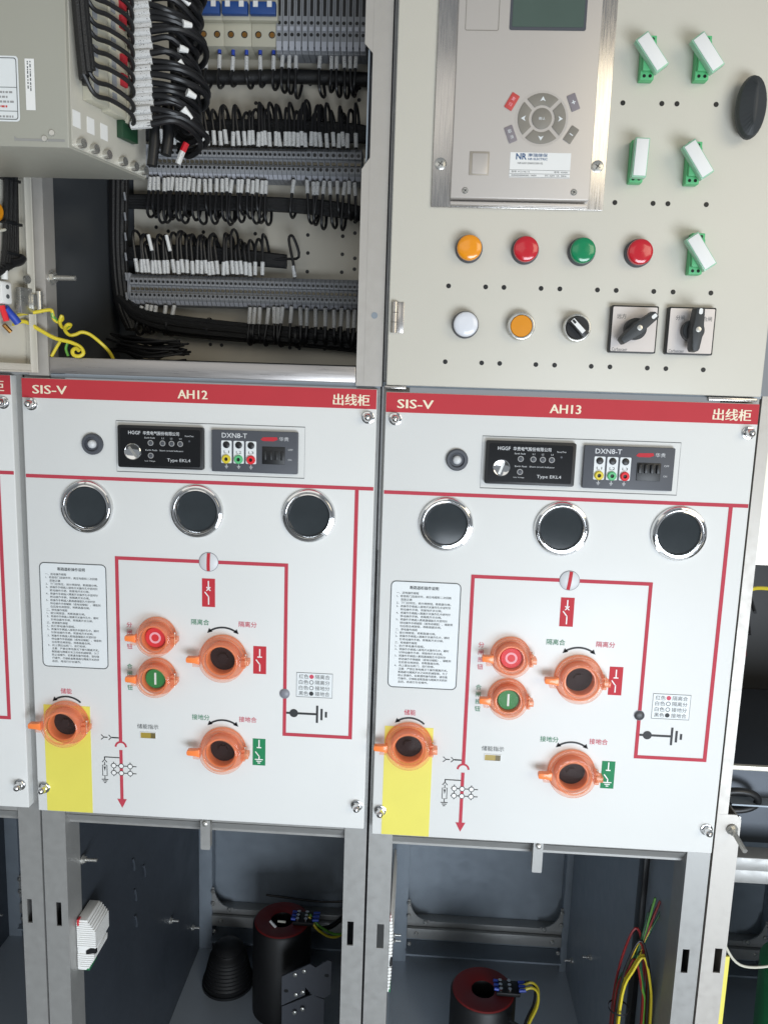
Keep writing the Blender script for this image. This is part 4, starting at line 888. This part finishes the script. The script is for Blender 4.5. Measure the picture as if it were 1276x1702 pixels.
# wires leaving the relay case
hb = (160, -300, -60); t = harness('black wires with white sleeves curving out of the relay case', hb, 'black wire harnesses of the relay case')
for k in range(6):
    a = 2 * PI * k / 6
    def q(s, o, v): p = R3(s + 4 * math.cos(a), o + 4 * math.sin(a), v); return p
    rbuild(MB().tube([q(2, 12, -440), q(2, 13, -360), q(6, 13, -310), q(10, 14, -278 + 3 * k)], 3.6, 8), 'trunk', 'trunk', t, hb)
vv = [-382, -371, -360, -349, -338, -328, -316, -305, -294, -282, -268, -256]
for i, v in enumerate(vv):
    w = rbuild(MB().tube([R3(4, 14, v - 14), R3(16, 17, v), R3(34, 20, v - 1), R3(56, 24, v + 2 + random.uniform(-2, 2)), R3(66, 22, v + 8), R3(72, 13, v + 10)], 2.1, 8), 'wire', 'wire', t, hb)
for i in range(24):
    v = -392 + i * 6.3 + random.uniform(-1.5, 1.5); s = 72 + random.uniform(-2, 4)
    a_ = R3(s, 14, v); b_ = R3(s + 6, 34 + random.uniform(-2, 3), v - 2)
    c0 = Vector(b_)
    rr = random.uniform(28, 44)
    w = rbuild(MB().tube([a_, b_, (c0.x + rr * .6, v - 1 + random.uniform(-5, 5), c0.z + 2), (c0.x + rr, v + 2 + random.uniform(-6, 6), c0.z + 26), (c0.x + rr * .85, v + 4 + random.uniform(-4, 4), c0.z + 58), (c0.x + rr * .3, v + 6, c0.z + 80), (c0.x - 6, v - 6, c0.z + 100)], 3.0, 8), 'wire', 'wire', t, hb)
    rbuild(MB().tube([R3(s, 15, v), R3(s + 6, 34, v - 2)], 3.9, 9, smooth=False), 'marker_sleeve', 'sleeve', w, hb)
for i in range(7): # far side sleeves showing on the loops
    v = -388 + i * 21
    p = R3(92 + random.uniform(-4, 6), 58 + random.uniform(-6, 6), v + random.uniform(-6, 6)); rbuild(MB().tube([p, (p[0] + 7, v + 4, p[2] + 6)], 4, 9, smooth=False, r1=2.4), 'loose_sleeve', 'white', t, hb)
for (s, o, v0, v1, r) in ((92, 26, -262, -213, 5.2), (104, 34, -262, -226, 5.6)):
    rbuild(MB().tube([R3(s, o, v0 - 20), R3(s, o, v0), R3(s - 2, o + 2, (v0 + v1) / 2), R3(s - 4, o, v1)], r, 10), 'thick_cable', 'black', t, hb)
p = R3(112, 46, -232); rbuild(MB().tube([p, (p[0] - 5, p[1] + 12, p[2])], 3, 8, smooth=False), 'marker_sleeve', 'sleeve', t, hb)
rbuild(MB().tube([(p[0] + 4, p[1] - 8, p[2]), p], 3.2, 8, smooth=False), 'red_cap', 'lens_red', t, hb)
for k in range(5): rbuild(MB().tube([(164 + 3 * k, -480, 52 + 6 * k), (166 + 3 * k, -380, 54 + 6 * k), (166 + 3 * k, -330, 62 + 6 * k), (160 + 2 * k, -316, 96 + 4 * k), (150, -336 + 4 * k, 170), (100, -340 + 4 * k, 208)], 7, 10), 'trunk', 'trunk', t, hb)
# yellow green earth wires
e1 = thing('earth_wire', 'coiled yellow and green earth wire running from the open door', 'wire', (60, -30, 20), 'earth wires at the compartment corner')
B = (60, -30, 20)
rbuild(MB().tube([(-9, -57, -22), (4.4, -68.7, -12), (23.8, -72.8, -8), (39.5, -76.1, -5), (41.6, -71.6, -4), (41.9, -66.5, -2), (44.8, -63.6, 2), (49.8, -66.4, 2), (51.5, -70, -3), (47.8, -62.9, 0), (47.6, -58, 6), (53.2, -56.8, 6), (60.2, -60.6, 0), (57.9, -60.2, -4), (51.3, -55.3, 4), (53, -49.8, 12), (58.3, -50.9, 16), (63.8, -54, 20), (71.9, -51.8, 24), (82.9, -42.7, 28), (89.7, -32.8, 36), (92.1, -22.5, 44)], 2.0, 8), 'wire', 'yg', e1, B)
for a_ in ([(41.2, -73, -4.4), (41.8, -68, -2.6), (43.4, -64.6, .6)], [(53.4, -57.2, 5.9), (57, -59.6, 2.6), (60, -60.8, -.2)]): rbuild(MB().tube(a_, 2.2, 8), 'green_trace', 'yg_green', e1, B)
e2 = thing('earth_wire', 'yellow and green earth wire ending in a curled hook', 'wire', (40, -28, 20), 'earth wires at the compartment corner'); B = (40, -28, 20)
rbuild(MB().tube([(0, -56, -22), (7.4, -61.5, -12), (14.6, -61.2, -9), (26.7, -53.8, -6), (42.5, -45.2, -2), (58.7, -41.3, 2), (68.9, -36.3, 4), (72.2, -29.7, 4), (67.6, -26.1, 3), (61.8, -27.2, 2), (61, -31.9, 1), (65.7, -34.7, 0), (69.6, -32, -1)], 2.2, 8), 'wire', 'yg', e2, B)
rbuild(MB().tube([(45.6, -45.3, 8), (38.9, -34.9, 8), (33, -25, 8)], 1.8, 8), 'wire', 'yg', e2, B)
rbuild(MB().tube([(51.6, -41.5, 10), (49.2, -34, 10), (51.8, -25.9, 10)], 1.6, 8), 'wire', 'yg_green', e2, B)
# ------------------------------------------------------------------ inside the open lower bays
def ct(at_, R, r, H, label, wires):
    t = thing('current_transformer', label, 'transformer', at_, 'ring current transformers in the lower bays')
    MB().lathe([(R, 0), (R, -H + 4), (R - 3, -H)], seg=44, axis='v').build('body', 'ct_black', t)
    MB().lathe([(R - 3, -H - .2), (R - 5, -H - 2), (r + 3, -H - 2), (r + .6, -H - .6)], seg=44, axis='v').build('top_ring', 'ct_red', t)
    MB().lathe([(r + .6, -H - .6), (r, -H + 2), (r, -2)], seg=40, axis='v').build('inner_sleeve', 'ct_black', t)
    MB().lathe([(r - .2, -H + 30), (.2, -H + 30)], seg=30, axis='v').build('bore', 'ct_black', t)
    b_ = MB().box(r + 2, R + 6, -H - 9, -H - 2.1, -16, 16).build('terminal_block', 'ct_black', t, .8)
    for i in range(3):
        for q in (0, 1):
            MB().lathe([(3.4, -H - 14), (3.6, -H - 11), (3.6, -H - 9.05)], (r + 10 + q * 16, 0, -10 + i * 10), 10, 'v', True, True).build('terminal_screw', 'chrome', b_)
        MB().tube([(r + 6, -H - 11, -10 + i * 10), (r - 2, -H - 12, -10 + i * 10)], 2.8, 8, smooth=False).build('blue_lug', 'navy', b_)
        MB().tube([(R + 4, -H - 11, -10 + i * 10), (R + 16, -H - 12, -10 + i * 10)], 2.8, 8, smooth=False).build('blue_lug', 'navy', b_)
    for i, (m_, pts) in enumerate(wires): MB().tube(pts, 2.4, 8).build('lead', m_, t)
    return t
H = 170
ct((613, 1207, 385), 59, 20.5, 135, 'black ring transformer with dark red top in the AH13 bay', [
    ('yg', [(70, -146, -8), (86, -150, -6), (98, -138, -4), (98, -110, -4), (84, -70, -6), (80, -20, -10)]),
    ('yg', [(70, -146, 2), (88, -152, 4), (100, -136, 6), (99, -108, 6), (86, -70, 4), (82, -20, 0)]),
    ('wire', [(70, -146, 10), (86, -148, 10), (95, -134, 12), (94, -104, 10), (82, -70, 8), (70, -20, 0)]),
    ('wire', [(40, -132, -62), (62, -110, -50), (74, -84, -30), (80, -40, -10)])])
ct((230, 1207, 470), 56, 21, 185, 'black ring transformer with dark red top in the AH12 bay', [
    ('wire', [(50, -195, 0), (66, -176, 0), (90, -150, 40), (116, -142, 90), (150, -140, 134), (60, -128, 140), (-60, -132, 146)]),
    ('yg', [(52, -196, 0), (72, -172, -6), (102, -140, 20), (134, -132, 70), (152, -138, 120)]),
    ('yg_green', [(52, -196, 6), (74, -176, 0), (108, -142, 26), (140, -136, 74), (154, -142, 120), (190, -140, 134)]),
    ('wire', [(50, -192, 8), (66, -168, 6), (92, -142, 44), (118, -136, 94), (146, -142, 130)]),
    ('wire', [(50, -192, 14), (62, -166, 12), (84, -140, 50), (112, -132, 100), (144, -140, 136)])])
ct((-90, 1207, 300), 56, 21, 150, 'dark red ring transformer in the bay at the left edge', [
    ('yg', [(20, -175, -60), (52, -168, -50), (80, -150, -30)]), ('yg_green', [(20, -160, -60), (52, -148, -50), (84, -120, -30)])])
# perforated bracket in the AH12 bay
t = thing('mounting_bracket', 'grey perforated steel bracket in front of the AH12 transformer', 'bracket', (298, 1207, 345))
mb = MB().prism([(-46, -168), (4, -196), (14, -190), (36, -206), (42, -204), (42, -140), (30, -130), (8, -136), (-4, -150), (-4, -134), (-46, -110)], 0, 3)
mb.build('plate', 'device', t)
MB().prism([(-46, -104), (8, -132), (30, -124), (30, 0), (-46, 0)], 4, 7).build('foot_plate', 'device', t)
for u, v in ((-6, -182), (-22, -174), (-20, -134), (-8, -140), (-22, -98), (-8, -106)):
    MB().lathe([(4, 0), (4, -2), (2.6, -3)], (u, v, 0), 10, cap1=True).build('bolt', 'zinc', t)
for u, v in ((-38, -140), (34, -176)):
    MB().prism(rrect(u - 4, u + 4, v - 3, v + 3, 2.5), -.4, -.1).build('slot', 'black', t)
# rubber cable boot
t = thing('cable_boot', 'black ribbed rubber cable boot on the AH12 bay floor', 'boot', (112, 1207, 520))
prof = [(48, 0), (50, -14)]
for i in range(12):
    r_ = 49 - i * 1.7 if i < 8 else 35.4 - (i - 7) * 6
    prof += [(r_, -14 - i * 7), (r_ - 2.6, -17.5 - i * 7)]
prof = [(p, q) for p, q in prof if q > -76] + [(31, -80), (24, -87), (14, -92), (5, -94)]
MB().lathe(prof, seg=36, axis='v', cap1=True).build('body', 'ct_black', t)
MB().lathe([(52, 0), (52, -5), (47, -6)], seg=36, axis='v').build('flange', 'black', t)
# white ribbed controllers on the side walls
def controller(at_, label, L=96, depth=55, W_=36, ang=0):
    t = thing('humidity_controller', label, 'controller', at_, 'white ribbed controllers on the bay walls')
    P_ = [(0, -L), (W_ * .55, -L), (W_, -L * .80), (W_, -L * .44), (W_ * .9, -L * .40), (W_ * .9, -L * .26), (W_ * .45, 0), (0, 0)]
    # side outline in (u, v), thickness along d
    b_ = MB().prism([(u, v) for u, v in P_], 0, depth).build('body', 'white', t, .8)
    for i in range(22):
        v = -L + 3 + i * (L - 6) / 22
        if -L * .46 < v < -L * .34: continue
        # outline width at that height
        w_ = W_ if -L * .8 < v < -L * .42 else (W_ * .9 if v < -L * .26 and v > -L * .42 else (W_ * .55 + (W_ * .45) * (v + L) / (L * .2) if v <= -L * .8 else W_ * .45 + W_ * .45 * (-v) / (L * .26)))
        MB().box(.5, w_ + 1.0, v, v + 2.2, -1.2, depth + 1.2).build('rib', 'white', b_)
    MB().prism([(W_ * .5, -L * .40), (W_ * .8, -L * .47), (W_ + 1.5, -L * .44), (W_ + 1.5, -L * .37), (W_ * .5, -L * .34)], -1.5, 2).build('latch', 'black', t)
    MB().box(4, W_ * .5, -2, 7, 8, depth - 10).build('green_plug', 'green_dark', t, .6)
    MB().box(1, W_ * .16, -L - 1.5, -L + 8, -1.4, 6).build('red_plug', 'lens_red', t, .6)
    return t
controller((28.6, 786, 33), 'white ribbed controller box on the left wall of the AH12 bay', 74, 42, 25)
controller((445.5, 786, 30), 'white ribbed controller on the AH13 bay wall, half hidden by the post', 112, 150, 4)
# hanging control cables, AH13 bay
t = thing('cable_bundle', 'hanging bundle of yellow, green and red cables in the AH13 bay', 'cables', (786, 1207, 84))
rnd = random.Random(3)
cols = ['yg', 'wire_red', 'yg_green', 'yg', 'wire', 'wire_green', 'wire_red', 'yg', 'wire_green', 'wire', 'yg', 'wire_red']
for i in range(12):
    s = rnd.uniform(-1, 1); x0 = -26 + rnd.uniform(-6, 6); top = -475 + rnd.uniform(-16, 30)
    z = rnd.uniform(-14, 14)
    MB().tube([(x0 - 4, -120, z), (x0 + 2, -300, z), (x0 + 6, -400, z + 4), (x0 + 16, top + 22, z), (x0 + 27 + s * 3, top, z), (x0 + 37 + s * 3, top + 36, z - 4), (x0 + 43 + s * 3, -380, z), (x0 + 44 + s * 4, -270, z), (x0 + 42 + s * 4, -120, z)], 1.7, 7).build('cable', cols[i], t)
for i in range(7):
    MB().tube([(-8 + rnd.uniform(-3, 3), -440, 0), (2 + i, -480, 4), (10 + i * 3.4, -515 - (i * 37) % 26, 10)], 1.7, 7).build('cable_end', ['wire_green', 'wire', 'yg_green', 'wire', 'wire_red', 'yg', 'wire_green'][i], t)
for u, v in ((-22, -375), (16, -300)):
    MB().lathe([(14, -1.6), (14, 1.6)], (u, v, 0), 18, 'v').build('cable_tie', 'black', t)
# dark busbar strip along the right wall of AH13 bay
t = tag(MB().box(-4, 4, -640, 0, 0, 22).build('rubber_seal', 'black', at=(806, 1206, 150), bevel=1), 'black vertical sealing strip on the right wall of the AH13 bay', 'seal')
# right hand cabinet: green drum, yellow strip and a white cord
t = thing('green_drum', 'green plastic drum standing in the bay at the right edge', 'drum', (1112, 1207, 250))
MB().lathe([(70, 0), (72, -60), (76, -300), (74, -310)], seg=40, axis='v').build('body', 'green_dark', t)
MB().lathe([(76.5, -300), (77, -320), (70, -322), (.2, -322)], seg=40, axis='v').build('lid', 'green_dark', t)
tag(MB().box(-2, 20, -480, 0, 0, 4).build('yellow_strip', 'yellow', at=(876, 1207, 62), bevel=.5), 'yellow vertical strip behind the right hand post', 'strip')
tag(MB().tube([(0, 0, 0), (14, 30, 14), (40, 70, 30), (70, 84, 40), (120, 82, 50)], 1.7, 8).build('white_cord', 'wire_white', at=(868, 670, 40)), 'thin white cord sagging into the bay at the right edge', 'cord')

# white tags lying in the bore of the AH12 transformer
t = thing('wire_tag', 'white wire tags lying on the AH12 ring transformer', 'tag', (222, 1018, 458))
MB().tube([(-12, -4, -4), (0, 0, -14)], 2.6, 8, smooth=False).build('tag', 'white', t)
MB().tube([(2, -2, 0), (17, -3, -2)], 2.2, 8, smooth=False).build('tag', 'wire_white', t)
